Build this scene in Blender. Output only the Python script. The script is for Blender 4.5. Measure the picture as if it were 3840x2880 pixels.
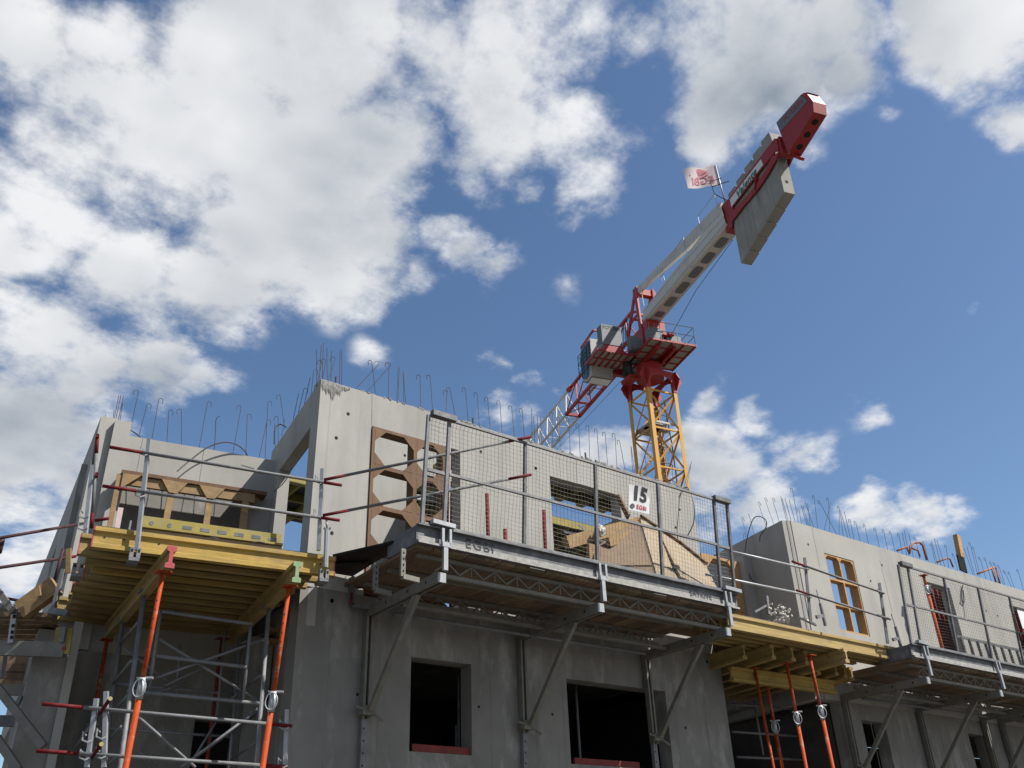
import bpy, math, random
from mathutils import Vector, Matrix, noise as mnoise
R = math.radians
rnd = random.Random(7)
scene = bpy.context.scene
for o in list(bpy.data.objects):
    bpy.data.objects.remove(o)
col = scene.collection

# ------------------------------------------------------------------ camera
MC = Matrix(((0.80030708, -0.27227959, -0.53420259),
             (-0.59872982, -0.41062154, -0.68768638),
             (-0.03211213, 0.8702033, -0.49164523)))
FPX = 3421.92
EYE = Vector((0, 0, 1.6))
cam_d = bpy.data.cameras.new('camera')
cam_d.sensor_width = 36.0
cam_d.lens = FPX / 3840 * 36
cam_d.clip_start = 0.05
cam_d.clip_end = 5000
cam = bpy.data.objects.new('camera', cam_d)
cam.matrix_world = Matrix.Translation(EYE) @ MC.to_4x4()
col.objects.link(cam)
scene.camera = cam

# ------------------------------------------------------------------ light
SUN = Vector((0.82, -1.11, 1.74)).normalized()
SUN_EL = math.asin(SUN.z)
sl = bpy.data.lights.new('sun', 'SUN')
sl.energy = 5.0
sl.angle = R(0.5)
sl.color = (1.0, 0.955, 0.89)
so = bpy.data.objects.new('sun', sl)
so.rotation_euler = SUN.to_track_quat('Z', 'Y').to_euler()
so.location = (0, 0, 60)
col.objects.link(so)
scene.view_settings.view_transform = 'Standard'
scene.view_settings.look = 'None'
scene.view_settings.gamma = 1.0
scene.view_settings.exposure = 0.63
scene.view_settings.use_curve_mapping = False

# ------------------------------------------------------------------ sky with clouds
# cloud masses: (azimuth deg, elevation deg, angular radius deg, strength)
CLOUDS = [
    (89.1, 43.6, 3.4, 0.80),
    (84.2, 45.1, 3.1, 0.75),
    (86.0, 40.1, 4.7, 0.90),
    (80.5, 40.8, 5.8, 0.95),
    (73.9, 44.8, 6.1, 0.95),
    (68.8, 40.4, 5.5, 0.95),
    (73.4, 49.3, 4.9, 0.90),
    (74.0, 36.4, 4.3, 0.90),
    (64.2, 37.5, 3.7, 0.90),
    (64.7, 34.7, 2.0, 0.58),
    (62.5, 43.5, 3.1, 0.80),
    (67.1, 49.4, 4.8, 0.90),
    (85.7, 35.5, 4.2, 0.85),
    (80.1, 34.2, 3.8, 0.80),
    (84.5, 29.4, 4.0, 0.80),
    (80.6, 28.1, 2.7, 0.75),
    (82.5, 23.5, 4.0, 0.80),
    (76.9, 29.0, 2.8, 0.70),
    (73.6, 29.2, 2.1, 0.60),
    (82.2, 18.4, 3.5, 0.80),
    (80.2, 21.3, 2.6, 0.70),
    (77.4, 31.7, 1.8, 0.60),
    (53.8, 49.3, 4.1, 0.88),
    (47.8, 50.6, 4.0, 0.88),
    (52.4, 44.8, 3.4, 0.85),
    (46.6, 43.9, 3.9, 0.90),
    (56.0, 42.6, 1.7, 0.60),
    (51.4, 42.0, 1.7, 0.60),
    (59.7, 49.9, 3.8, 0.80),
    (41.9, 50.1, 3.2, 0.80),
    (36.8, 48.9, 3.9, 0.80),
    (30.3, 48.2, 4.0, 0.85),
    (25.0, 46.0, 3.4, 0.80),
    (34.5, 44.5, 3.4, 0.75),
    (29.2, 44.5, 3.3, 0.70),
    (36.6, 42.2, 1.9, 0.75),
    (24.3, 43.2, 1.9, 0.80),
    (29.4, 39.6, 1.3, 0.38),
    (40.5, 47.1, 2.2, 0.70),
    (15.7, 42.3, 3.0, 0.75),
    (12.7, 42.6, 2.5, 0.80),
    (18.8, 42.7, 1.8, 0.60),
    (15.2, 37.6, 1.5, 0.60),
    (17.3, 45.1, 1.4, 0.60),
    (57.5, 39.3, 1.6, 0.46),
    (55.3, 38.1, 1.6, 0.46),
    (53.1, 37.0, 1.6, 0.46),
    (59.2, 36.7, 1.6, 0.42),
    (47.2, 34.8, 1.2, 0.33),
    (52.0, 30.3, 1.9, 0.50),
    (53.7, 30.8, 1.3, 0.46),
    (49.4, 29.3, 1.4, 0.46),
    (61.7, 31.4, 1.1, 0.30),
    (33.0, 22.9, 1.9, 0.55),
    (34.4, 23.3, 1.3, 0.50),
    (38.5, 22.3, 3.2, 0.66),
    (36.4, 20.6, 2.4, 0.62),
    (39.9, 24.5, 1.7, 0.50),
    (30.3, 18.9, 2.0, 0.62),
    (27.2, 18.3, 1.9, 0.54),
    (25.4, 18.3, 1.2, 0.46),
    (20.7, 29.4, 0.6, 0.36),
    (18.9, 26.6, 0.7, 0.60),
    (54.1, 27.4, 1.7, 0.50),
    (47.7, 25.7, 2.3, 0.72),
    (45.6, 24.6, 2.0, 0.72),
    (51.5, 27.1, 1.5, 0.50),
    (28.6, 24.4, 1.2, 0.46),
    (35.4, 25.8, 1.1, 0.40),
    (38.8, 27.5, 1.2, 0.40),
    (47.5, 39.3, 1.3, 0.36),
    (23.1, 40.1, 0.7, 0.34),
    (38.8, 51.0, 3.4, 0.75),
    (37.9, 47.8, 2.4, 0.62),
    (40.8, 51.5, 2.4, 0.70),
]
def build_world():
    w = bpy.data.worlds.new('World')
    scene.world = w
    w.use_nodes = True
    w.cycles.sampling_method = 'MANUAL'
    w.cycles.sample_map_resolution = 256
    nt = w.node_tree
    N, L = nt.nodes, nt.links
    N.clear()
    def nd(t, **k):
        n = N.new(t)
        for a, v in k.items():
            setattr(n, a, v)
        return n
    def val(sock, v):
        if isinstance(v, (int, float)):
            sock.default_value = v
        elif isinstance(v, (tuple, list, Vector)):
            sock.default_value = tuple(v)
        else:
            L.new(v, sock)
    def math_(op, a, b=0.0, c=None, clamp=False):
        n = nd('ShaderNodeMath', operation=op, use_clamp=clamp)
        val(n.inputs[0], a); val(n.inputs[1], b)
        if c is not None: val(n.inputs[2], c)
        return n.outputs[0]
    def vmath(op, a, b=(0, 0, 0)):
        n = nd('ShaderNodeVectorMath', operation=op)
        val(n.inputs[0], a); val(n.inputs[1], b)
        return n
    def mapr(x, a, b, c, d, smooth=True):
        n = nd('ShaderNodeMapRange', interpolation_type='SMOOTHSTEP' if smooth else 'LINEAR')
        val(n.inputs['Value'], x)
        n.inputs['From Min'].default_value = a; n.inputs['From Max'].default_value = b
        n.inputs['To Min'].default_value = c; n.inputs['To Max'].default_value = d
        return n.outputs[0]
    def noise(v, scale, detail=6, rough=0.55, dist=0.0):
        n = nd('ShaderNodeTexNoise', noise_dimensions='3D')
        val(n.inputs['Vector'], v)
        n.inputs['Scale'].default_value = scale
        n.inputs['Detail'].default_value = detail
        n.inputs['Roughness'].default_value = rough
        n.inputs['Distortion'].default_value = dist
        return n
    def mix(f, a, b):
        n = nd('ShaderNodeMix', data_type='RGBA')
        val(n.inputs['Factor'], f); val(n.inputs['A'], a); val(n.inputs['B'], b)
        return n.outputs['Result']
    sky = nd('ShaderNodeTexSky')
    sky.sky_type = 'NISHITA'
    sky.sun_disc = False
    sky.sun_elevation = SUN_EL
    sky.sun_rotation = math.atan2(SUN.x, SUN.y)
    sky.altitude = 100
    sky.air_density = 1.0
    sky.dust_density = 0.7
    sky.ozone_density = 2.3
    tc = nd('ShaderNodeTexCoord')
    d = vmath('NORMALIZE', tc.outputs['Generated']).outputs[0]
    sep = nd('ShaderNodeSeparateXYZ'); L.new(d, sep.inputs[0])
    # cloud-layer coordinates: direction projected onto a flat layer overhead
    zz = math_('MAXIMUM', math_('ADD', sep.outputs[2], 0.22), 0.05)
    inv = math_('DIVIDE', 1.0, zz)
    sc = nd('ShaderNodeVectorMath', operation='SCALE'); L.new(d, sc.inputs[0]); L.new(inv, sc.inputs['Scale'])
    lay = sc.outputs[0]
    warp1 = noise(lay, 3.0, 3, 0.55)
    wv = vmath('SUBTRACT', warp1.outputs['Color'], (0.5, 0.5, 0.5)).outputs[0]
    s2 = nd('ShaderNodeVectorMath', operation='SCALE'); L.new(wv, s2.inputs[0]); s2.inputs['Scale'].default_value = 0.13
    dw = vmath('ADD', d, s2.outputs[0]).outputs[0]
    field = 0.0
    for az, el, rad, amp in CLOUDS:
        c = (math.cos(R(el)) * math.cos(R(az)), math.cos(R(el)) * math.sin(R(az)), math.sin(R(el)))
        dist = vmath('DISTANCE', dw, c).outputs['Value']
        m = math_('MULTIPLY_ADD', dist, -amp / (R(rad) * 1.55), amp)
        field = math_('MAXIMUM', m, field)
    # away from the view the same broken cumulus goes on
    fwd = (0.534, 0.688, 0.492)
    off = mapr(vmath('DISTANCE', d, fwd).outputs['Value'], 0.72, 0.92, 0.0, 1.0)
    big = noise(lay, 1.1, 1, 0.5)
    offc = math_('MULTIPLY', mapr(big.outputs['Fac'], 0.45, 0.66, 0.0, 0.9), off)
    field = math_('MAXIMUM', field, offc)
    field = math_('MULTIPLY', math_('MINIMUM', field, 0.60), 1.0)
    fb = noise(lay, 3.1, 7, 0.60)
    fb2 = noise(vmath('ADD', lay, (5.3, 1.7, 2.9)).outputs[0], 13.0, 5, 0.64)
    n1 = math_('SUBTRACT', fb.outputs['Fac'], 0.5)
    n2 = math_('SUBTRACT', fb2.outputs['Fac'], 0.5)
    det = math_('ADD', math_('MULTIPLY', n1, 1.7), math_('MULTIPLY', n2, 0.85))
    amt = math_('ADD', field, det)
    dens = math_('MULTIPLY', mapr(field, 0.0, 0.22, 0.0, 1.0), mapr(amt, 0.13, 0.60, 0.0, 1.0))
    # sun side lit: compare cloud amount towards the sun with here
    sd = (SUN.x * 0.10, SUN.y * 0.10, SUN.z * 0.02)
    fbs = noise(vmath('ADD', lay, sd).outputs[0], 3.1, 3, 0.58)
    lit = math_('SUBTRACT', fb.outputs['Fac'], fbs.outputs['Fac'])
    thick = mapr(math_('ADD', math_('MINIMUM', field, 0.36), math_('MULTIPLY', n1, 0.9)), 0.20, 0.62, 0.0, 1.0)
    soft = noise(vmath('ADD', lay, (1.3, 8.1, 4.4)).outputs[0], 1.4, 3, 0.5)
    shade = math_('MULTIPLY', thick, mapr(soft.outputs['Fac'], 0.36, 0.60, 0.25, 1.0))
    shade = math_('SUBTRACT', math_('MULTIPLY', shade, 1.25), math_('ADD', math_('MULTIPLY', lit, 1.7), math_('MULTIPLY', n2, 0.22)), clamp=True)
    ccol = mix(shade, (0.94, 0.955, 0.975, 1), (0.29, 0.345, 0.42, 1))
    ck = nd('ShaderNodeVectorMath', operation='SCALE'); L.new(ccol, ck.inputs[0]); ck.inputs['Scale'].default_value = 1.0
    hs = nd('ShaderNodeHueSaturation'); L.new(sky.outputs[0], hs.inputs['Color']); hs.inputs['Saturation'].default_value = 1.08
    bg1 = nd('ShaderNodeBackground'); L.new(hs.outputs[0], bg1.inputs[0]); bg1.inputs[1].default_value = 0.083
    bg2 = nd('ShaderNodeBackground'); L.new(ck.outputs[0], bg2.inputs[0]); bg2.inputs[1].default_value = 0.60
    ms = nd('ShaderNodeMixShader')
    below = mapr(sep.outputs[2], -0.02, 0.06, 0.0, 1.0)
    L.new(math_('MULTIPLY', dens, below), ms.inputs[0])
    L.new(bg1.outputs[0], ms.inputs[1]); L.new(bg2.outputs[0], ms.inputs[2])
    out = nd('ShaderNodeOutputWorld'); L.new(ms.outputs[0], out.inputs[0])
build_world()

# ------------------------------------------------------------------ rays through measured points of the survey photograph
def ray(q):
    return MC @ Vector((q[0] - 1920, -(q[1] - 1440), -FPX))
def pl(q, p0, n):
    r = ray(q); n = Vector(n)
    return EYE + r * (n.dot(Vector(p0) - EYE) / n.dot(r))
def onY(q, Y): return pl(q, (0, Y, 0), (0, 1, 0))
def onX(q, X): return pl(q, (X, 0, 0), (1, 0, 0))
def onZ(q, Z): return pl(q, (0, 0, Z), (0, 0, 1))
def onV(q, p0, ang):
    a = R(ang); return pl(q, p0, (-math.sin(a), math.cos(a), 0))
FWD = Vector((0.534, 0.688, 0)).normalized()
def onF(q, P): return pl(q, P, FWD)
def zoomfn(x0, y0, s): return lambda x, y: (x0 + x / s, y0 + y / s)
z1 = zoomfn(0, 1400, 1.7015); z2 = zoomfn(0, 1980, 1.8433); z3 = zoomfn(1100, 1250, 2.212)
z4 = zoomfn(1200, 2000, 2.212); z5 = zoomfn(1900, 1500, 2.212); z6 = zoomfn(1900, 2130, 2.212)
z7 = zoomfn(2640, 1780, 1.8433); z8 = zoomfn(2640, 1980, 1.8433)
k1 = zoomfn(2100, 1050, 3.6867); k2 = zoomfn(2300, 1350, 3.3175); k3 = zoomfn(2350, 550, 2.5517)
k4 = zoomfn(2550, 300, 2.2117); k5 = zoomfn(1900, 1300, 3.6867)
c1 = zoomfn(150, 1450, 2.37); c2 = zoomfn(0, 1900, 2.7644); c3 = zoomfn(0, 2300, 2.86)
c4 = zoomfn(600, 1500, 2.7657); c5 = zoomfn(1300, 1950, 3.6867); c6 = zoomfn(2300, 1780, 3.318)
c7 = zoomfn(3300, 1950, 1.7834); c8 = zoomfn(1330, 1580, 3.19)

# ------------------------------------------------------------------ materials
MATS = {}
def material(name, base, rough=0.7, metal=0.0, var=0.18, scale=4.0, stretch=(1, 1, 1), dirt=None, dirt_amt=0.5, dirt_edge=(0.48, 0.72),
             dirt_scale=3.0, dirt_stretch=(1, 1, 1), bump=0.15, bscale=40.0, rvar=0.06, streak=None, streak_amt=0.5, streak_scale=2.0, streak_stretch=(3, 3, 0.12), spec=0.4, pores=0.0, alpha=None, trans=0.0):
    m = bpy.data.materials.new(name); m.use_nodes = True
    nt = m.node_tree; N, L = nt.nodes, nt.links
    b = N['Principled BSDF']
    b.inputs['Roughness'].default_value = rough
    b.inputs['Metallic'].default_value = metal
    b.inputs['Specular IOR Level'].default_value = spec
    b.inputs['Transmission Weight'].default_value = trans
    tc = N.new('ShaderNodeTexCoord')
    def nz(scale, st, detail=5, rough=0.6):
        mp = N.new('ShaderNodeMapping'); mp.inputs['Scale'].default_value = st
        L.new(tc.outputs['Object'], mp.inputs[0])
        n = N.new('ShaderNodeTexNoise'); n.inputs['Scale'].default_value = scale
        n.inputs['Detail'].default_value = detail; n.inputs['Roughness'].default_value = rough
        L.new(mp.outputs[0], n.inputs['Vector']); return n
    def mr(x, a, b_, c, d):
        n = N.new('ShaderNodeMapRange'); L.new(x, n.inputs[0])
        for i, v in zip((1, 2, 3, 4), (a, b_, c, d)): n.inputs[i].default_value = v
        return n.outputs[0]
    n1 = nz(scale, stretch)
    oi = N.new('ShaderNodeObjectInfo')
    f1 = mr(n1.outputs['Fac'], 0.25, 0.75, 1 - var, 1 + var)
    f2 = mr(oi.outputs['Random'], 0, 1, 1 - rvar, 1 + rvar)
    mu = N.new('ShaderNodeMath'); mu.operation = 'MULTIPLY'; L.new(f1, mu.inputs[0]); L.new(f2, mu.inputs[1])
    sc = N.new('ShaderNodeVectorMath'); sc.operation = 'SCALE'
    sc.inputs[0].default_value = base[:3]; L.new(mu.outputs[0], sc.inputs['Scale'])
    colr = sc.outputs[0]
    if dirt:
        n2 = nz(dirt_scale, dirt_stretch, 7, 0.65)
        fm = mr(n2.outputs['Fac'], dirt_edge[0], dirt_edge[1], 0, dirt_amt)
        mx = N.new('ShaderNodeMix'); mx.data_type = 'RGBA'
        L.new(fm, mx.inputs['Factor']); L.new(colr, mx.inputs['A']); mx.inputs['B'].default_value = (*dirt, 1)
        colr = mx.outputs['Result']
    if streak:
        n5 = nz(streak_scale, streak_stretch, 6, 0.6)
        n6 = nz(0.9, (1, 1, 0.6), 3, 0.5)
        s1 = mr(n5.outputs['Fac'], 0.52, 0.70, 0, streak_amt); s2_ = mr(n6.outputs['Fac'], 0.42, 0.60, 0, 1)
        sm = N.new('ShaderNodeMath'); sm.operation = 'MULTIPLY'; L.new(s1, sm.inputs[0]); L.new(s2_, sm.inputs[1])
        mx = N.new('ShaderNodeMix'); mx.data_type = 'RGBA'
        L.new(sm.outputs[0], mx.inputs['Factor']); L.new(colr, mx.inputs['A']); mx.inputs['B'].default_value = (*streak, 1)
        colr = mx.outputs['Result']
    if pores:
        vn = N.new('ShaderNodeTexVoronoi'); vn.inputs['Scale'].default_value = 26.0
        L.new(tc.outputs['Object'], vn.inputs['Vector'])
        n3 = nz(2.2, (1, 1, 1), 3)
        pf = mr(vn.outputs['Distance'], 0.06, 0.13, pores, 0.0)
        pg = mr(n3.outputs['Fac'], 0.5, 0.62, 0, 1)
        pm = N.new('ShaderNodeMath'); pm.operation = 'MULTIPLY'; L.new(pf, pm.inputs[0]); L.new(pg, pm.inputs[1])
        mx = N.new('ShaderNodeMix'); mx.data_type = 'RGBA'
        L.new(pm.outputs[0], mx.inputs['Factor']); L.new(colr, mx.inputs['A']); mx.inputs['B'].default_value = (*[c * 0.35 for c in base[:3]], 1)
        colr = mx.outputs['Result']
    L.new(colr, b.inputs['Base Color'])
    if bump:
        n4 = nz(bscale, (1, 1, 1), 4)
        bp = N.new('ShaderNodeBump'); bp.inputs['Strength'].default_value = bump; bp.inputs['Distance'].default_value = 0.01
        L.new(n4.outputs['Fac'], bp.inputs['Height']); L.new(bp.outputs[0], b.inputs['Normal'])
    MATS[name] = m
    return m
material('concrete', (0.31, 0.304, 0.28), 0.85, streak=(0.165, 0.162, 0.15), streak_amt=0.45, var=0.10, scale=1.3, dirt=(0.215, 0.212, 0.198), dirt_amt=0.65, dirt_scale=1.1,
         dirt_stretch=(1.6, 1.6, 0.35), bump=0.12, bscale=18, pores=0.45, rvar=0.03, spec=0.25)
material('concrete_shaded', (0.195, 0.189, 0.174), 0.88, streak=(0.095, 0.092, 0.086), streak_amt=0.6, var=0.2, scale=1.6, dirt=(0.325, 0.318, 0.298), dirt_amt=0.75, dirt_edge=(0.52, 0.66), dirt_scale=2.2,
         dirt_stretch=(1.4, 1.4, 0.6), bump=0.15, bscale=16, pores=0.5, rvar=0.03, spec=0.25)  # darker copy of concrete; shade of the lower walls deepened in its base colour
material('concrete_slurry', (0.20, 0.20, 0.185), 0.9, var=0.4, scale=14, stretch=(1, 1, 0.3), bump=0.6, bscale=50)
material('concrete_block', (0.27, 0.262, 0.235), 0.9, streak=(0.12, 0.115, 0.10), streak_amt=0.8, streak_scale=1.4, var=0.14, scale=1.5, dirt=(0.20, 0.195, 0.18), dirt_amt=0.6, dirt_scale=1.1, bump=0.15, bscale=10)
material('joint', (0.21, 0.21, 0.20), 0.9, bump=0)
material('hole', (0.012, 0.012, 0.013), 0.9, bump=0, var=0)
material('interior', (0.03, 0.03, 0.033), 0.95, bump=0)  # near-black: the darkness of rooms and recess is put into the colour
material('rebar', (0.045, 0.05, 0.062), 0.6, metal=0.3, var=0.4, scale=9, dirt=(0.12, 0.055, 0.03), dirt_amt=0.5, dirt_scale=5, bump=0)
material('conduit', (0.05, 0.055, 0.06), 0.5, bump=0)
material('galv', (0.33, 0.345, 0.36), 0.5, metal=0.4, var=0.2, scale=14, dirt=(0.20, 0.20, 0.19), dirt_amt=0.6, dirt_scale=7, bump=0.08)
material('galv_dull', (0.15, 0.155, 0.163), 0.65, metal=0.2, var=0.22, scale=9, dirt=(0.27, 0.268, 0.26), dirt_amt=0.5, dirt_scale=8, bump=0.15)
material('steel_dark', (0.10, 0.104, 0.112), 0.6, metal=0.3, var=0.25, scale=8, dirt=(0.26, 0.255, 0.245), dirt_amt=0.55, dirt_scale=9, bump=0.12)
material('steel_bracket', (0.155, 0.15, 0.13), 0.65, metal=0.2, var=0.25, scale=8, dirt=(0.19, 0.185, 0.165), dirt_amt=0.6, dirt_scale=7, bump=0.12)
material('wire', (0.10, 0.10, 0.095), 0.55, metal=0.4, bump=0)
material('tube_grey', (0.13, 0.135, 0.14), 0.65, spec=0.3, metal=0.1, var=0.25, scale=10, dirt=(0.22, 0.22, 0.215), dirt_amt=0.5, dirt_scale=14, bump=0.1)
material('red_tip', (0.105, 0.008, 0.010), 0.7, spec=0.15, var=0.25, scale=12, dirt=(0.085, 0.04, 0.04), dirt_amt=0.5, dirt_scale=12)
material('maroon_tube', (0.045, 0.02, 0.022), 0.7, spec=0.2, var=0.25, scale=12, dirt=(0.075, 0.06, 0.06), dirt_amt=0.4, dirt_scale=10)
material('orange_prop', (0.31, 0.042, 0.006), 0.65, spec=0.2, var=0.16, scale=8, dirt=(0.30, 0.17, 0.12), dirt_amt=0.8, dirt_edge=(0.54, 0.66), dirt_scale=11, bump=0.08)
material('joist', (0.33, 0.222, 0.052), 0.75, streak=(0.15, 0.11, 0.05), streak_amt=0.7, streak_scale=5, streak_stretch=(0.7, 2, 4), var=0.3, scale=5, stretch=(0.5, 3, 6), dirt=(0.24, 0.17, 0.07), dirt_amt=0.75, dirt_scale=4, bump=0.15)
material('joist_old', (0.26, 0.185, 0.065), 0.75, var=0.28, scale=5, stretch=(0.6, 2, 5), dirt=(0.22, 0.165, 0.085), dirt_amt=0.75, dirt_scale=4, bump=0.15)
material('joist_pale', (0.32, 0.235, 0.09), 0.75, streak=(0.16, 0.12, 0.06), streak_amt=0.7, streak_scale=5, streak_stretch=(0.7, 2, 4), var=0.25, scale=5, stretch=(0.5, 3, 6), dirt=(0.27, 0.2, 0.1), dirt_amt=0.6, dirt_scale=4, bump=0.15)
material('pink_end', (0.33, 0.05, 0.06), 0.6, var=0.15, scale=15)
material('green_end', (0.20, 0.29, 0.15), 0.6, var=0.15, scale=15)
material('timber', (0.118, 0.062, 0.028), 0.75, var=0.30, scale=7, stretch=(2, 2, 0.4), dirt=(0.085, 0.048, 0.028), dirt_amt=0.6, dirt_scale=4, bump=0.2)
material('timber_new', (0.25, 0.162, 0.072), 0.7, var=0.25, scale=8, stretch=(0.6, 2, 2), dirt=(0.14, 0.085, 0.042), dirt_amt=0.6, dirt_scale=5, bump=0.18)
material('timber_orange', (0.36, 0.215, 0.092), 0.7, var=0.25, scale=8, stretch=(0.6, 2, 2), dirt=(0.32, 0.15, 0.06), dirt_amt=0.5, dirt_scale=5, bump=0.18)
material('plywood_pale', (0.225, 0.172, 0.105), 0.7, var=0.2, scale=3, stretch=(3, 3, 0.5), dirt=(0.19, 0.17, 0.14), dirt_amt=0.6, dirt_scale=2.4)
material('plywood_brown', (0.125, 0.078, 0.038), 0.7, var=0.25, scale=4, stretch=(5, 5, 0.6), dirt=(0.07, 0.044, 0.025), dirt_amt=0.6, dirt_scale=4)
material('plank', (0.155, 0.108, 0.066), 0.8, var=0.35, scale=6, stretch=(3, 0.5, 1), dirt=(0.06, 0.048, 0.036), dirt_amt=0.7, dirt_scale=3, rvar=0.3)
material('black_ply', (0.018, 0.016, 0.015), 0.8, spec=0.1, var=0.3, scale=3, dirt=(0.05, 0.047, 0.044), dirt_amt=0.35, dirt_scale=5)
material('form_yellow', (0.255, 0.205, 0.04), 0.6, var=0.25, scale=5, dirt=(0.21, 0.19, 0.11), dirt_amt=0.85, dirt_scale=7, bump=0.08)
material('form_dark_shade', (0.05, 0.045, 0.04), 0.7, var=0.3)  # dark plywood; also carries painted shade on the recess wall and left deck
material('plaster_pink', (0.48, 0.38, 0.37), 0.8, var=0.2, scale=12)
material('crane_red', (0.29, 0.017, 0.015), 0.5, streak=(0.12, 0.012, 0.012), streak_amt=0.6, streak_scale=1.6, var=0.10, scale=3, dirt=(0.22, 0.022, 0.02), dirt_amt=0.5, dirt_scale=4, bump=0.03)
material('crane_yellow', (0.52, 0.265, 0.035), 0.45, var=0.10, scale=3, dirt=(0.48, 0.27, 0.07), dirt_amt=0.5, dirt_scale=4, bump=0.03)
material('crane_white', (0.50, 0.49, 0.45), 0.5, streak=(0.27, 0.25, 0.21), streak_amt=0.6, streak_scale=1.3, var=0.06, scale=2, dirt=(0.36, 0.34, 0.30), dirt_amt=0.45, dirt_scale=1.6, bump=0.03)
material('cab_white', (0.34, 0.335, 0.31), 0.5, var=0.12, scale=2, dirt=(0.22, 0.21, 0.19), dirt_amt=0.5, dirt_scale=2, bump=0.03)  # darker than crane_white: shade and dirt on the cab put into its colour
material('crane_grey', (0.125, 0.135, 0.142), 0.5, var=0.08, scale=3, bump=0.03)
material('crane_dark', (0.03, 0.032, 0.036), 0.5, var=0.2)
material('grating', (0.30, 0.29, 0.26), 0.6, metal=0.3, var=0.2, scale=9)
material('sign_white', (0.60, 0.60, 0.61), 0.55, var=0.04, scale=3, bump=0.02)
material('flag_white', (0.52, 0.44, 0.44), 0.8, var=0.06, scale=3, bump=0.02)
material('ink_black', (0.03, 0.03, 0.036), 0.6, var=0.1, bump=0)
material('ink_faint', (0.03, 0.033, 0.04), 0.8, var=0.5, scale=30, dirt=(0.14, 0.145, 0.155), dirt_amt=0.6, dirt_scale=22, bump=0)
material('ink_red', (0.42, 0.05, 0.065), 0.7, var=0.1, bump=0)
material('ink_pink', (0.46, 0.15, 0.18), 0.8, var=0.1, bump=0)
material('ink_green', (0.02, 0.13, 0.085), 0.6, var=0.1, bump=0)
material('ink_grey', (0.055, 0.06, 0.068), 0.6, var=0.1, bump=0)
material('glass', (0.10, 0.15, 0.15), 0.08, var=0.1, bump=0, spec=0.9, trans=0.55)
material('ground', (0.10, 0.092, 0.08), 0.95, var=0.25, scale=0.6, dirt=(0.07, 0.066, 0.06), dirt_amt=0.6, dirt_scale=0.3, bump=0.4, bscale=8)
material('rust_orange', (0.27, 0.082, 0.025), 0.7, var=0.25, scale=10, dirt=(0.15, 0.06, 0.03), dirt_amt=0.6, dirt_scale=9)
material('cement_splash', (0.30, 0.295, 0.28), 0.9, var=0.25, scale=14, dirt=(0.16, 0.16, 0.155), dirt_amt=0.8, dirt_scale=16, bump=0.5, bscale=60)
material('rust_red', (0.17, 0.028, 0.022), 0.7, var=0.3, scale=6)
material('rubble', (0.50, 0.49, 0.45), 0.9, var=0.3, scale=12)

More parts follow.
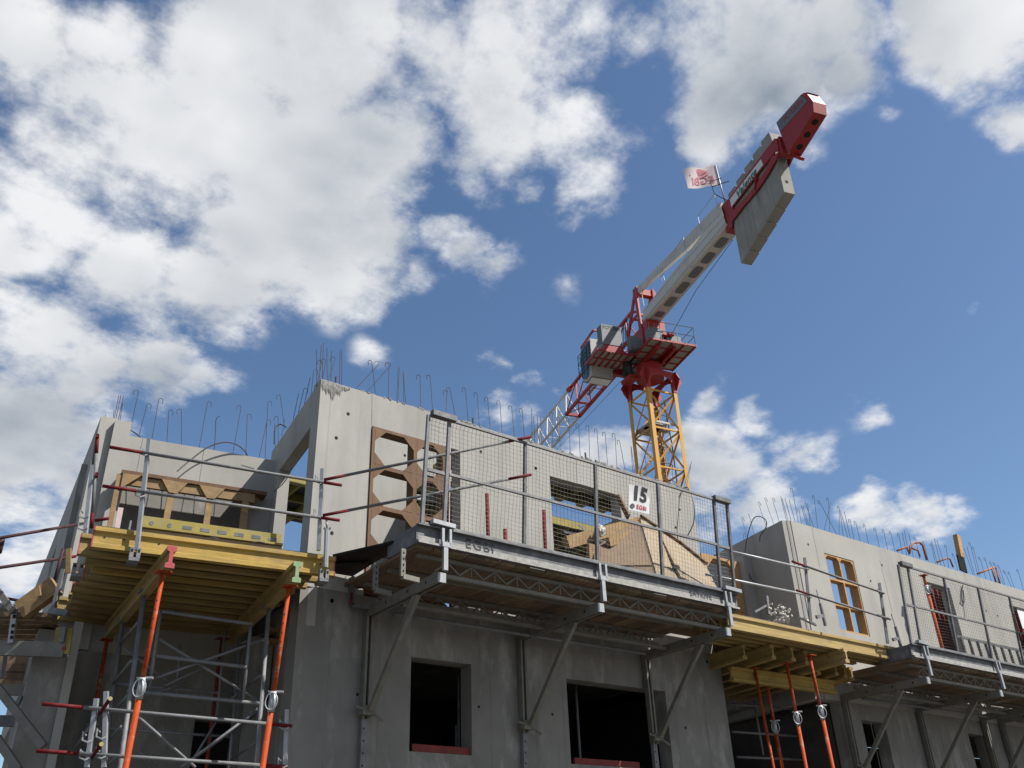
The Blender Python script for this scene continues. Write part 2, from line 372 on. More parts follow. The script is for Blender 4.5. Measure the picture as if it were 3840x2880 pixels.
# ------------------------------------------------------------------ mesh helpers
BASE = {}
def V(*a): return Vector(a) if len(a) > 1 else Vector(a[0])
class MB:
    def __init__(s): s.v = []; s.f = []
    def add(s, vs, fs):
        n = len(s.v); s.v += [Vector(p) for p in vs]; s.f += [tuple(i + n for i in f) for f in fs]; return s
    def box(s, c, d, ax=None):
        X, Y, Z = ax or (V(1, 0, 0), V(0, 1, 0), V(0, 0, 1))
        c = V(c); hx, hy, hz = d[0] / 2, d[1] / 2, d[2] / 2
        vs = [c + X * (sx * hx) + Y * (sy * hy) + Z * (sz * hz) for sz in (-1, 1) for sy in (-1, 1) for sx in (-1, 1)]
        return s.add(vs, [(0, 2, 3, 1), (4, 5, 7, 6), (0, 1, 5, 4), (2, 6, 7, 3), (0, 4, 6, 2), (1, 3, 7, 5)])
    def frame(s, p0, p1, up=(0, 0, 1)):
        d = (V(p1) - V(p0)).normalized(); up = V(up)
        if abs(d.dot(up)) > 0.995: up = V(1, 0, 0) if abs(d.x) < 0.9 else V(0, 1, 0)
        sd = d.cross(up).normalized(); u = sd.cross(d).normalized()
        return d, sd, u
    def beam(s, p0, p1, w, h, up=(0, 0, 1)):
        p0, p1 = V(p0), V(p1); d, sd, u = s.frame(p0, p1, up)
        return s.box((p0 + p1) / 2, ((p1 - p0).length, w, h), (d, sd, u))
    def extr(s, prof, p0, p1, up=(0, 0, 1)):
        p0, p1 = V(p0), V(p1); d, sd, u = s.frame(p0, p1, up); n = len(prof)
        vs = [p + sd * a + u * b for p in (p0, p1) for a, b in prof]
        fs = [tuple(range(n - 1, -1, -1)), tuple(range(n, 2 * n))] + [(i, (i + 1) % n, n + (i + 1) % n, n + i) for i in range(n)]
        return s.add(vs, fs)
    def ibeam(s, p0, p1, w=0.08, h=0.2, tf=0.04, tw=0.027, up=(0, 0, 1)):
        a, b = w / 2, h / 2; c = tw / 2; e = b - tf
        return s.extr([(-a, -b), (a, -b), (a, -e), (c, -e + .012), (c, e - .012), (a, e), (a, b), (-a, b), (-a, e), (-c, e - .012), (-c, -e + .012), (-a, -e)], p0, p1, up)
    def tube(s, pts, r, n=7, cap=True, r2=None):
        pts = [V(p) for p in pts]; m = len(pts); vs = []; fs = []
        ref = None
        for i, p in enumerate(pts):
            d = (pts[min(i + 1, m - 1)] - pts[max(i - 1, 0)]).normalized()
            if ref is None:
                ref = V(0, 0, 1) if abs(d.z) < 0.9 else V(1, 0, 0)
            a = (ref - d * ref.dot(d)).normalized(); ref = a; b = d.cross(a)
            rr = r if r2 is None else r + (r2 - r) * i / (m - 1)
            vs += [p + (a * math.cos(2 * math.pi * k / n) + b * math.sin(2 * math.pi * k / n)) * rr for k in range(n)]
        for i in range(m - 1):
            for k in range(n):
                fs.append((i * n + k, i * n + (k + 1) % n, (i + 1) * n + (k + 1) % n, (i + 1) * n + k))
        if cap: fs += [tuple(range(n - 1, -1, -1)), tuple((m - 1) * n + k for k in range(n))]
        return s.add(vs, fs)
    def prism(s, pts, off):
        pts = [V(p) for p in pts]; n = len(pts); off = V(off)
        return s.add(pts + [p + off for p in pts], [tuple(range(n - 1, -1, -1)), tuple(range(n, 2 * n))] + [(i, (i + 1) % n, n + (i + 1) % n, n + i) for i in range(n)])
    def build(s, name, m, parent=None, smooth=False, kind=None, label=None, cat=None, group=None, base=None):
        off = V(BASE.get(parent.name_full, (0, 0, 0))) if parent else V(base or (0, 0, 0))
        me = bpy.data.meshes.new(name)
        me.from_pydata([tuple(p - off) for p in s.v], [], s.f); me.update()
        me.materials.append(MATS[m])
        if smooth:
            for p in me.polygons: p.use_smooth = len(p.vertices) == 4
        o = bpy.data.objects.new(name, me); col.objects.link(o)
        if parent: o.parent = parent; BASE[o.name_full] = off
        else: o.location = off; BASE[o.name_full] = off
        if kind: o['kind'] = kind
        if label: o['label'] = label
        if cat: o['category'] = cat
        if group: o['group'] = group
        return o
def thing(name, label, cat, loc=(0, 0, 0), group=None):
    o = bpy.data.objects.new(name, None); o.empty_display_size = 0.2; col.objects.link(o)
    o.location = loc; o['label'] = label; o['category'] = cat
    if group: o['group'] = group
    BASE[o.name_full] = V(loc)
    return o
def copy_tree(o, parent=None):
    c = o.copy(); col.objects.link(c); BASE[c.name_full] = BASE[o.name_full]
    if parent: c.parent = parent
    for ch in [x for x in bpy.data.objects if x.parent == o]: copy_tree(ch, c)
    return c
def textmesh(txt, size, bold=0.0, spacing=1.0, shear=0.0):
    cu = bpy.data.curves.new('lettering', 'FONT'); cu.body = txt; cu.size = size; cu.offset = bold; cu.space_character = spacing
    cu.align_x = 'CENTER'; cu.align_y = 'CENTER'; cu.shear = shear; cu.resolution_u = 4
    o = bpy.data.objects.new('lettering', cu); col.objects.link(o)
    bpy.context.view_layer.update()
    me = bpy.data.meshes.new_from_object(o.evaluated_get(bpy.context.evaluated_depsgraph_get()))
    vs = [v.co.copy() for v in me.vertices]; fs = [tuple(p.vertices) for p in me.polygons]
    bpy.data.objects.remove(o); bpy.data.curves.remove(cu); bpy.data.meshes.remove(me)
    return vs, fs
def lettering(name, txt, size, origin, ax, ay, m, parent, bold=0.0, spacing=1.0, shear=0.0, warp=None):
    vs, fs = textmesh(txt, size, bold, spacing, shear)
    b = MB(); b.add([V(origin) + V(ax) * p.x + V(ay) * p.y if warp is None else warp(p.x, p.y) for p in vs], fs)
    return b.build(name, m, parent)
def wall_mesh(p0, ang, length, thick, za, zb, holes, b=None):
    """wall with rectangular openings (a0,a1,z0,z1), front face along direction ang from p0, thickness going to its left"""
    b = b or MB()
    d = V(math.cos(R(ang)), math.sin(R(ang)), 0); n = V(-math.sin(R(ang)), math.cos(R(ang)), 0)
    p0 = V(p0[0], p0[1], 0)
    A = sorted({0.0, length, *[h[0] for h in holes], *[h[1] for h in holes]})
    Z = sorted({za, zb, *[h[2] for h in holes], *[h[3] for h in holes]})
    A = [a for a in A if 0 <= a <= length]; Z = [z for z in Z if za <= z <= zb]
    def P(a, t, z): return p0 + d * a + n * t + V(0, 0, z)
    def solid(i, j):
        if i < 0 or j < 0 or i >= len(A) - 1 or j >= len(Z) - 1: return False
        a = (A[i] + A[i + 1]) / 2; z = (Z[j] + Z[j + 1]) / 2
        return not any(h[0] < a < h[1] and h[2] < z < h[3] for h in holes)
    for i in range(len(A) - 1):
        for j in range(len(Z) - 1):
            if not solid(i, j): continue
            a0, a1, y0, y1 = A[i], A[i + 1], Z[j], Z[j + 1]; q = [(0, 1, 2, 3)]
            b.add([P(a0, 0, y0), P(a1, 0, y0), P(a1, 0, y1), P(a0, 0, y1)], q)
            b.add([P(a1, thick, y0), P(a0, thick, y0), P(a0, thick, y1), P(a1, thick, y1)], q)
            if not solid(i - 1, j): b.add([P(a0, thick, y0), P(a0, 0, y0), P(a0, 0, y1), P(a0, thick, y1)], q)
            if not solid(i + 1, j): b.add([P(a1, 0, y0), P(a1, thick, y0), P(a1, thick, y1), P(a1, 0, y1)], q)
            if not solid(i, j - 1): b.add([P(a0, thick, y0), P(a1, thick, y0), P(a1, 0, y0), P(a0, 0, y0)], q)
            if not solid(i, j + 1): b.add([P(a0, 0, y1), P(a1, 0, y1), P(a1, thick, y1), P(a0, thick, y1)], q)
    return b
# ================================================================== THE SETTING
gb = MB()
gb.add([(-600, -600, 0), (900, -600, 0), (900, 900, 0), (-600, 900, 0)], [(0, 1, 2, 3)])
gb.build('ground', 'ground', kind='structure')

FY = 9.0                        # main facade plane
ZT = 7.19                       # top of the new walls
ZF = 4.60                       # upper floor level
OL = V(4.06, 9.0, 0)            # corner where the left wing turns
AL = -9.0
E1 = V(math.cos(R(AL)), math.sin(R(AL)), 0); E2 = V(-math.sin(R(AL)), math.cos(R(AL)), 0)
def LP(a, b, z): return OL + E1 * a + E2 * b + V(0, 0, z)

bld = thing('concrete_building', 'unfinished grey concrete apartment building with window openings and bare rebar on its walls', 'building', (4.06, 9, 0))

def rebar(parent, base, top, hook=0, side=V(1, 0, 0), r=0.0043, hr=0.028):
    base, top = V(base), V(top)
    d = (top - base).normalized(); base = base - d * 0.05
    pts = [base, top]
    if hook:
        s = side * hook
        s = (s - d * s.dot(d)).normalized()
        pts = [base, (base + top) / 2, top - d * hr]
        c = top - d * hr + s * hr
        for k in range(1, 6):
            t = math.pi * k / 5
            pts.append(c - s * hr * math.cos(t) + d * hr * math.sin(t))
        pts.append(c + s * hr - d * 0.05)
    return MB().tube(pts, r, 5).build('rebar', 'rebar', parent)
def tie_hole(parent, p, n, r=0.022):
    b = MB(); p = V(p); n = V(n).normalized()
    b.tube([p - n * 0.01, p + n * 0.003], r, 10)
    return b.build('tie_hole', 'hole', parent)
def joint(parent, p0, p1, n, w=0.007):
    b = MB(); b.beam(V(p0) + V(n) * 0.001, V(p1) + V(n) * 0.001, w, 0.004, n)
    return b.build('panel_joint', 'joint', parent)

NF = V(0, -1, 0)
# ---- main block, upper storey front
H1 = (5.30 - 4.06 - 0.52, 6.10 - 4.06, 4.5, 6.75)          # tall opening that holds the box-out
H1 = (0.715, 2.03, 4.62, 6.75)
H2 = (3.54, 4.86, 5.05, 6.75)
wu = wall_mesh((4.06, FY), 0, 6.47, 0.2, 4.62, ZT, [H1, H2]).build('front_wall', 'concrete', bld)
for q in (z3(455, 668), z3(356, 867), z5(242, 566), z5(158, 722), z3(925, 1012) if False else z3(1555, 982), z3(2010, 1118), z3(1930, 1275), z5(1402, 1057), z5(1435, 908), c4(1783, 1380)):
    tie_hole(wu, onY(q, FY), NF)
joint(wu, onY(z3(655, 510), FY), onY(z3(650, 800), FY), NF)
joint(wu, (8.1, FY, 6.75), (8.12, FY, ZT), NF)
# dribbled slurry at the top corner
sb = MB()
c0 = onY(z3(245, 385), FY); c1_ = onY(z3(470, 452), FY)
for i in range(70):
    t = rnd.random(); x = c0.x + (c1_.x - c0.x) * t
    ln = (0.26 * (1 - abs(t - 0.33) * 1.4) * rnd.uniform(0.25, 1.15)); ln = max(0.03, ln); w = rnd.uniform(0.006, 0.028) * (1 - 0.4 * t)
    z0 = ZT - rnd.uniform(-0.002, 0.02)
    sb.add([(x - w, FY - 0.003, z0), (x + w, FY - 0.003, z0), (x + w * 0.7, FY - 0.012, z0 - ln * 0.5), (x + w * 0.1, FY - 0.003, z0 - ln), (x - w * 0.7, FY - 0.010, z0 - ln * 0.55)], [(0, 4, 3, 2, 1)])
sb.build('slurry_run', 'concrete_slurry', wu)
# ragged concrete crumbs along the wall top
cb = MB()
for i in range(90):
    x = rnd.uniform(4.6, 10.5); s = rnd.uniform(0.008, 0.03)
    cb.box((x, FY + rnd.uniform(0.0, 0.02), ZT + s * 0.2), (s * rnd.uniform(1, 3.5), s, s), (V(1, 0, rnd.uniform(-.3, .3)).normalized(), V(0, 1, 0), V(0, 0, 1)))
cb.build('mortar_crumbs', 'concrete_slurry', wu, kind='stuff')
YB = FY + 0.10
for bx, by, tx, ty, h in [(193, 405, 193, 135, 0), (215, 375, 232, 97, 0), (240, 360, 250, 78, 0), (282, 385, 278, 120, 0), (312, 390, 317, 145, 0), (382, 415, 388, 145, 0),
        (400, 420, 402, 135, 0), (205, 375, 240, 230, -1), (245, 365, 270, 218, -1), (290, 385, 350, 205, -1), (515, 458, 718, 248, -1), (683, 505, 650, 225, -1), (603, 488, 815, 258, -1),
        (787, 540, 795, 245, -1), (857, 560, 870, 280, 0), (868, 562, 880, 285, 0), (916, 575, 911, 312, 0), (933, 582, 914, 330, 0), (1055, 618, 1053, 348, -1), (1157, 648, 1135, 350, -1),
        (1266, 678, 1275, 478, -1), (1347, 700, 1298, 450, -1), (1452, 730, 1427, 452, -1), (1543, 758, 1525, 495, -1), (1632, 785, 1612, 533, -1), (1730, 815, 1714, 562, -1),
        (1832, 845, 1811, 603, -1), (1918, 862, 1897, 625, -1), (1982, 890, 1976, 620, 0), (2005, 893, 1992, 690, 0), (2037, 895, 2022, 675, 0), (2060, 905, 2048, 677, 0)]:
    rebar(wu, onY(z3(bx, by + 6), YB), onY(z3(tx, ty), YB), h)
for bx, by, tx, ty, h in [(380, 385, 380, 105, -1), (445, 410, 437, 145, -1), (528, 435, 517, 150, -1), (610, 460, 598, 200, -1), (690, 485, 680, 215, -1), (768, 510, 748, 240, -1),
        (837, 530, 817, 270, -1), (915, 552, 898, 280, -1), (982, 572, 936, 335, -1), (1047, 595, 1030, 380, 0), (1062, 597, 1034, 390, 0), (1160, 620, 1145, 390, -1), (1240, 650, 1216, 415, 0),
        (1470, 715, 1535, 510, 0), (1490, 720, 1528, 545, 0), (1405, 700, 1415, 560, 0), (1380, 690, 1372, 540, 0)]:
    rebar(wu, onY(z5(bx, by + 6), YB), onY(z5(tx, ty), YB), h)
for q in (z3(352, 405), z3(1490, 742), z5(655, 475)):
    p = onY(q, YB); MB().tube([p - V(0, 0, 0.04), p + V(0, 0, 0.075)], 0.014, 8).build('pipe_stub', 'conduit', wu)
for i in range(26):
    x = rnd.uniform(7.2, 9.6); rebar(wu, (x, YB, ZT), (x + rnd.uniform(-.01, .01), YB, ZT + rnd.uniform(0.03, 0.07)), 0, r=0.004)

# ---- main block, lower storey front
HL = [(5.42 - 4.06, 6.24 - 4.06, 3.02, 4.02), (7.69 - 4.06, 9.44 - 4.06, 3.0, 4.0)]
wl = wall_mesh((4.02, FY + 0.012), 0, 6.63, 0.22, 0.0, 4.62, [(h[0] + .04, h[1] + .04, h[2], h[3]) for h in HL]).build('lower_front_wall', 'concrete_shaded', bld)
for x in (4.42, 5.02, 6.52, 7.05, 7.62, 9.6, 10.2):
    joint(wl, (x, FY + .012, 1.5), (x + rnd.uniform(-.01, .01), FY + .012, 4.6), NF, 0.006)
for x_ in (4.75, 6.35, 7.45, 9.75):
    for z_ in (2.75, 3.55): tie_hole(wl, (x_ + rnd.uniform(-.02, .02), FY + .012, z_), NF, 0.017)
for q in (z4(100, 560), z1(2118, 1450), z6(1662, 778)):
    tie_hole(wl, onY(q, FY + 0.012), NF)
# floor slab edge, roofs over the dark rooms, back walls
MB().box((7.35, 11.2, 4.47), (6.4, 3.9, 0.22)).build('floor_slab', 'concrete_shaded', bld)
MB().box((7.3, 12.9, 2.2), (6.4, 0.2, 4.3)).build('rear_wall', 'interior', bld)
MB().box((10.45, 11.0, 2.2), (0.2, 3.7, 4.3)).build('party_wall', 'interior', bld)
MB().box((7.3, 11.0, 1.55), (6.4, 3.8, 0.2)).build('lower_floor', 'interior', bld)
# interior wall standing in the sun behind the tall opening
wi = MB().box((5.63, 10.7, 6.25), (1.36, 0.18, 3.35)).build('inner_wall', 'concrete', bld)
MB().box((6.82, 10.7, 7.52), (1.0, 0.18, 0.8)).build('inner_lintel', 'concrete', bld)
tie_hole(wi, onY(z3(925, 1012), 10.61), NF)

# ---- left side wall of the main block (turned wing axis) with its doorway
ws = MB()
def lbox(b, a0, a1, b0, b1, za, zb, ang=0.0):
    e1 = E1; e2 = V(-math.sin(R(AL + ang)), math.cos(R(AL + ang)), 0)
    return b.box(OL + e1 * ((a0 + a1) / 2) + e2 * ((b0 + b1) / 2) + V(0, 0, (za + zb) / 2), (a1 - a0, b1 - b0, zb - za), (e1, e2, V(0, 0, 1)))
# pilaster, lintel beam and rear jamb
ws = wall_mesh(LP(0.0, 2.28, 0), 270 + AL, 2.26, 0.15, 4.2, ZT + 0.0, [(0.56, 1.96, 4.77, 6.68)]).build('side_wall', 'concrete', bld)
for k, (bx, by, tx, ty, h) in enumerate([(5, 680, 45, 495, 0), (48, 625, 90, 450, 1), (97, 555, 140, 365, 0), (150, 480, 170, 295, 1)]):
    rebar(ws, onV(z3(bx, by + 5), LP(0.1, 0, 0), 90 + AL), onV(z3(tx, ty), LP(0.1, 0, 0), 90 + AL), h, E1)
for (bx, by, tx, ty, h) in [(1815, 340, 1788, 137, -1), (1775, 420, 1775, 275, -1), (1800, 380, 1818, 290, 0), (1755, 450, 1752, 320, 0)]:
    rebar(ws, onV(z1(bx, by), LP(0.1, 2.2, 0), AL), onV(z1(tx, ty), LP(0.1, 2.2, 0), AL), h, E1)
MB().tube([onV(z1(x, y), LP(0.1, 2.25, 0), AL) for x, y in ((1750, 450), (1752, 370), (1765, 335), (1790, 325), (1815, 335), (1828, 345))], 0.010, 6).build('conduit_loop', 'conduit', ws)

for bb_ in (0.06, 0.12, 0.27): joint(ws, LP(-.001, bb_, 4.7), LP(-.001, bb_, ZT), -E1, 0.012)
# ---- recessed wall of the left wing, above the yellow deck, and the wall below
BW = 2.0
wb = wall_mesh(LP(-1.95, BW, 0), AL, 1.95, 0.18, 4.2, 6.94, [(0.1, 1.70, 5.0, 6.33)]).build('recessed_wall', 'concrete', bld)
MB().box(LP(-1.1, BW + 0.62, 5.6), (2.5, 0.1, 2.2), (E1, E2, V(0, 0, 1))).build('inner_wall', 'concrete_shaded', bld)
for bx, by, tx, ty, h in [(820, 415, 885, 108, -1), (880, 425, 940, 190, 1), (968, 425, 1014, 157, 1), (1063, 462, 1077, 232, 1), (1158, 475, 1157, 228, -1), (1268, 490, 1325, 178, 1),
        (1483, 525, 1540, 208, -1), (1568, 542, 1578, 258, 1), (1650, 552, 1706, 292, 1), (1690, 557, 1710, 175, 1)]:
    rebar(wb, onV(z1(bx, by), LP(0, BW + .09, 0), AL), onV(z1(tx, ty), LP(0, BW + .09, 0), AL), h, E1)
MB().tube([onV(z1(x, y), LP(0, BW + .09, 0), AL) for x, y in ((1365, 512), (1373, 400), (1377, 300), (1385, 280), (1402, 273))], 0.0056, 5).build('rebar', 'rebar', wb)
tie_hole(wb, onV(z1(1230, 710), LP(0, BW - .002, 0), AL), -E2, 0.045)
joint(wb, LP(-0.95, BW, 6.33), LP(-0.95, BW, 6.94), -E2)
joint(wb, LP(-1.72, BW, 6.33), LP(-1.72, BW, 6.94), -E2)
wlow = wall_mesh(LP(-2.05, 2.06, 0), AL, 2.02, 0.2, 0, 4.3, [(1.45, 2.0, 1.2, 3.55)]).build('lower_recessed_wall', 'concrete_shaded', bld)
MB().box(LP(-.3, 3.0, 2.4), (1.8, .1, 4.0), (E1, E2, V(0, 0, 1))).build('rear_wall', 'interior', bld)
lbox(MB(), 0.0, 0.2, 0.22, 2.2, 0.0, 4.58).build('lower_side_wall', 'concrete_shaded', bld)
lbox(MB(), -0.28, -0.02, 1.05, 1.6, 0.0, 4.3).build('lower_pier', 'concrete_shaded', bld)

# ---- left outer wall (receding), with its taller front pier
AO = 83.0
wo0 = onZ(z1(720, 315), ZT)
dO = V(math.cos(R(AO)), math.sin(R(AO)), 0)
pier = MB().box(LP(-1.99, BW + .13, ZT - 1.52), (0.2, 0.32, 2.9), (E1, E2, V(0, 0, 1))).build('corner_pier', 'concrete', bld)
wo = wall_mesh(tuple(LP(-2.08, BW + .05, 0))[:2], AO, 8.0, 0.18, 4.2, ZT - 0.02, [(3.6, 4.4, 4.6, 6.6)]).build('outer_wall', 'concrete', bld)
for bx, by, tx, ty in [(655, 310, 700, 78), (668, 312, 720, 75), (692, 312, 742, 80), (645, 310, 660, 210), (708, 312, 735, 150)]:
    rebar(pier, onF(c1(bx, by), wo0), onF(c1(tx, ty), wo0), 0)
for t, h_ in ((0.7, .36), (1.0, .3), (1.35, .42), (1.8, .34), (2.3, .4), (2.9, .3), (3.5, .45), (4.2, .42), (4.5, .5), (4.8, .45), (5.4, .4), (6.2, .4), (7.0, .45)):
    p = LP(-2.08, BW + .05, ZT - .02) + dO * t + V(-0.08, 0, 0); rebar(wo, p, p + V(rnd.uniform(-.03, .03), 0, h_), 0)
# lower left pier seen under the deck
lw0 = onV(c3(840, 150), LP(-2.0, 1.1, 0), AL)
ax_o = (V(math.cos(R(AO - 90)), math.sin(R(AO - 90)), 0), dO, V(0, 0, 1))
MB().box(V(lw0.x, lw0.y, 2.1) + ax_o[0] * .30 + dO * 1.55, (0.5, 1.4, 4.2), ax_o).build('lower_outer_wall', 'concrete_shaded', bld)
MB().box(V(lw0.x, lw0.y, 2.15), (0.085, 0.03, 4.3), ax_o).build('edge_strip', 'concrete', bld)
MB().box(V(lw0.x, lw0.y, 2.1) - ax_o[0] * .205 + dO * .62, (0.32, 1.2, 4.2), ax_o).build('lower_outer_wall', 'concrete_shaded', bld)

# ---- right-hand block beyond the balcony recess
XR = 13.02
wr = wall_mesh((XR, FY), 0, 12.0, 0.2, 4.2, ZT, [(0.80, 1.66, 5.38, 6.75), (4.05, 4.86, 4.4, 6.75), (7.2, 8.1, 4.4, 6.75)]).build('front_wall', 'concrete', bld)
for q in (z7(720, 482), z7(1230, 625), z7(1152, 735), z7(1768, 890), z7(1950, 940), z7(2030, 975)):
    tie_hole(wr, onY(q, FY), NF)
joint(wr, onY(z7(745, 365), FY), onY(z7(800, 640), FY), NF); joint(wr, onY(z7(1215, 590), FY), onY(z7(1300, 950), FY), NF)
for bx, by, tx, ty, h in [(570, 318, 530, 150, 0), (580, 315, 540, 165, 0), (600, 310, 560, 165, 0), (627, 316, 587, 168, 0), (650, 322, 610, 95, -1), (672, 330, 656, 240, -1), (710, 340, 670, 210, 0),
        (722, 345, 682, 215, 0), (755, 352, 697, 185, 0), (735, 348, 715, 197, 0), (785, 362, 761, 148, -1), (910, 398, 792, 175, -1), (832, 378, 875, 195, 0), (870, 388, 860, 165, -1), (935, 407, 935, 225, -1),
        (962, 415, 940, 245, 0), (990, 423, 950, 270, 0), (1010, 432, 970, 255, 0), (1035, 438, 1010, 312, -1), (1078, 450, 1047, 322, -1), (1135, 468, 1110, 345, -1), (1210, 490, 1183, 370, -1),
        (1267, 508, 1241, 382, -1), (1318, 522, 1289, 393, -1), (1370, 538, 1346, 408, -1), (1400, 548, 1370, 400, 0), (1415, 552, 1385, 385, 0), (1445, 562, 1415, 405, 0), (1490, 575, 1460, 435, -1),
        (1550, 593, 1516, 463, -1), (1598, 608, 1571, 480, -1), (1612, 612, 1572, 460, 0), (1635, 616, 1592, 440, 0), (1660, 620, 1610, 455, 0), (1690, 632, 1673, 490, -1), (1750, 645, 1722, 545, -1),
        (1855, 675, 1797, 508, 0), (1866, 678, 1817, 495, 0), (1890, 684, 1838, 470, -1), (1905, 690, 1860, 500, -1), (1945, 708, 1905, 570, -1), (1985, 728, 1942, 575, -1), (2035, 748, 1979, 602, -1),
        (2070, 760, 2003, 605, -1), (2085, 775, 2036, 625, -1), (2130, 785, 2073, 660, -1), (2148, 790, 2106, 670, -1), (2208, 800, 2168, 655, -1)]:
    rebar(wr, onY(z7(bx, by), YB), onY(z7(tx, ty), YB), h)
AR = 79.0
wrs = wall_mesh((XR - .01, FY + .012), AR, 5.5, 0.18, 4.2, ZT - 0.02, []).build('side_wall', 'concrete', bld)
for bx, by, tx, ty, h in [(285, 515, 270, 402, -1), (320, 500, 258, 293, -1), (365, 475, 308, 268, 0), (455, 430, 372, 185, -1), (503, 400, 416, 157, -1), (537, 382, 470, 158, -1)]:
    rebar(wrs, onV(z7(bx, by), (XR + .08, FY, 0), AR), onV(z7(tx, ty), (XR + .08, FY, 0), AR), h, V(-1, 0, 0))
for q in (z7(590, 535), z7(577, 633), z7(420, 708)):
    tie_hole(wrs, onV(q, (XR, FY, 0), AR), V(-math.sin(R(AR)), math.cos(R(AR)), 0))
MB().box((XR - 0.05, FY + 0.14, 5.7), (0.09, 0.24, 2.96)).build('corner_pilaster', 'concrete_shaded', bld)  # rough darker concrete; shadow of the corner groove is in its colour too
HR = [(0.87 - .4, 1.52 - .4, 2.3, 3.95), (4.10 - .4, 4.70 - .4, 2.3, 3.95), (7.3, 8.0, 2.3, 3.95)]
wrl = wall_mesh((XR + .42, FY + 0.012), 0, 11.6, 0.22, 0, 4.2, HR).build('lower_front_wall', 'concrete_shaded', bld)
for x in (13.9, 14.15, 15.2, 16.2, 16.9, 17.6, 18.6):
    joint(wrl, (x, FY + .012, 1.5), (x, FY + .012, 4.2), NF, 0.008)
MB().box((24.5, 10.9, 4.45), (23.0, 3.6, 0.24)).build('floor_slab', 'concrete_shaded', bld)
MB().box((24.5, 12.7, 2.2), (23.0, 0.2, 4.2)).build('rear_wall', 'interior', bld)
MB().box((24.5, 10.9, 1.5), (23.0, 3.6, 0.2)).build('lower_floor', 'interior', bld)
MB().box((20.4, 10.9, 5.8), (5.0, 0.2, 2.2)).build('inner_wall', 'concrete_shaded', bld)
# recess between the blocks: side wall of the main block, back wall, floor
MB().box((10.44, 10.3, 5.69), (0.18, 2.18, 2.98)).build('side_wall', 'concrete', bld)
MB().box((10.5, 10.2, 2.1), (0.25, 1.9, 4.2)).build('lower_side_wall', 'concrete_shaded', bld)
pr0 = onV(c6(1475, 650), (10.55, 10.3, 0), 0)
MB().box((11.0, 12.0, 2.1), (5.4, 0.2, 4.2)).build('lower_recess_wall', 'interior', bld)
MB().box((13.55, 10.62, 2.1), (0.22, 2.7, 4.2)).build('lower_side_wall', 'form_dark_shade', bld)  # deep shade of the recess put into this wall's dark colour
# ================================================================== TIMBER BOX-OUTS IN THE OPENINGS
def boxout(name, label, cat, quad, depth, dirn, mat_, rows, cols, gus=0.13, edge=0.035, post=0.06, top_only=False):
    """timber former: outer boards, inner posts and rails, triangular gussets. quad: origin, ax, az, width, height"""
    o, ax, az, w, h = quad; n = V(dirn)
    t = thing(name, label, cat, tuple(o))
    def bd(nm, p0, p1, thick, up):
        b = MB(); b.beam(p0 + n * depth / 2, p1 + n * depth / 2, depth, thick, up); b.build(nm, mat_, t)
    P = lambda a, z: o + ax * a + az * z
    bd('side_board', P(edge / 2, 0), P(edge / 2, h), edge, ax); bd('side_board', P(w - edge / 2, 0), P(w - edge / 2, h), edge, ax)
    bd('head_board', P(edge, h - edge / 2), P(w - edge, h - edge / 2), edge, az); bd('foot_board', P(edge, edge / 2), P(w - edge, edge / 2), edge, az)
    zs = [h * k / rows for k in range(rows + 1)]; As = [w * k / cols for k in range(cols + 1)]
    if cols == 2 and w > 1: As[1] = w * .58
    for k in range(1, rows): bd('rail', P(edge, zs[k]), P(w - edge, zs[k]), post, az)
    for k in range(1, cols):
        for j in range(rows):
            za = zs[j] + (edge if j == 0 else post / 2); zb = zs[j + 1] - (edge if j == rows - 1 else post / 2)
            bd('stud', P(As[k], za), P(As[k], zb), post, ax)
    e = 0.002
    for j in range(rows):
        for i in range(cols):
            a0 = As[i] + (edge if i == 0 else post / 2); a1 = As[i + 1] - (edge if i == cols - 1 else post / 2)
            za = zs[j] + (edge if j == 0 else post / 2); zb = zs[j + 1] - (edge if j == rows - 1 else post / 2)
            g = min(gus, (a1 - a0) * 0.42, (zb - za) * 0.42)
            for (ca, cz, sa, sz) in ((a0, za, 1, 1), (a1, za, -1, 1), (a0, zb, 1, -1), (a1, zb, -1, -1)):
                if top_only and (sz > 0 or j < rows - 1): continue
                tri = [P(ca, cz), P(ca + sa * g, cz), P(ca, cz + sz * g)]
                MB().prism([p + n * (-0.002) for p in tri], n * 0.022).build('gusset', mat_, t)
    return t
# tall brown former in the left opening of the main block
b0 = V(4.06 + 0.72, FY - 0.02, 4.65)
boxout('window_former', 'brown timber former with eight-sided gaps filling the tall opening left of the mesh guard', 'timber formwork',
       (b0, V(1, 0, 0), V(0, 0, 1), 1.07, 2.09), 0.16, (0, 1, 0), 'timber', 4, 2, 0.15, 0.04, 0.05)
# long low former against the recessed wall of the left wing
tf = thing('window_former', 'long low timber former with three studs on the recessed wall above the yellow deck', 'timber formwork', tuple(LP(-1.85, BW - .05, 4.75)))
def lv(q, b): return onV(q, LP(0, b, 0), AL)
p0 = lv(z1(765, 675), BW - .1); p1 = lv(z1(1690, 805), BW - .1); p1.z = p0.z = 6.36
MB().beam(p0, p1, 0.2, 0.045).build('head_board', 'timber', tf)
MB().beam(p0 + V(.02, 0, -.09) - E2 * .05, p1 + V(-.15, 0, -.09) - E2 * .05, 0.03, 0.12).build('head_board', 'timber_new', tf)
for xt, yt, xb, yb, w in ((755, 690, 722, 1010, .06), (1085, 790, 1078, 960, .075), (1335, 820, 1333, 990, .075), (1570, 790, 1562, 1050, .085)):
    a = lv(z1(xt, yt), BW - .16); b = V(a.x, a.y, 4.75); a.z = 6.33 if xt != 1570 else 6.38
    MB().beam(a, b, 0.05, w, E1).build('stud', 'timber_new', tf)
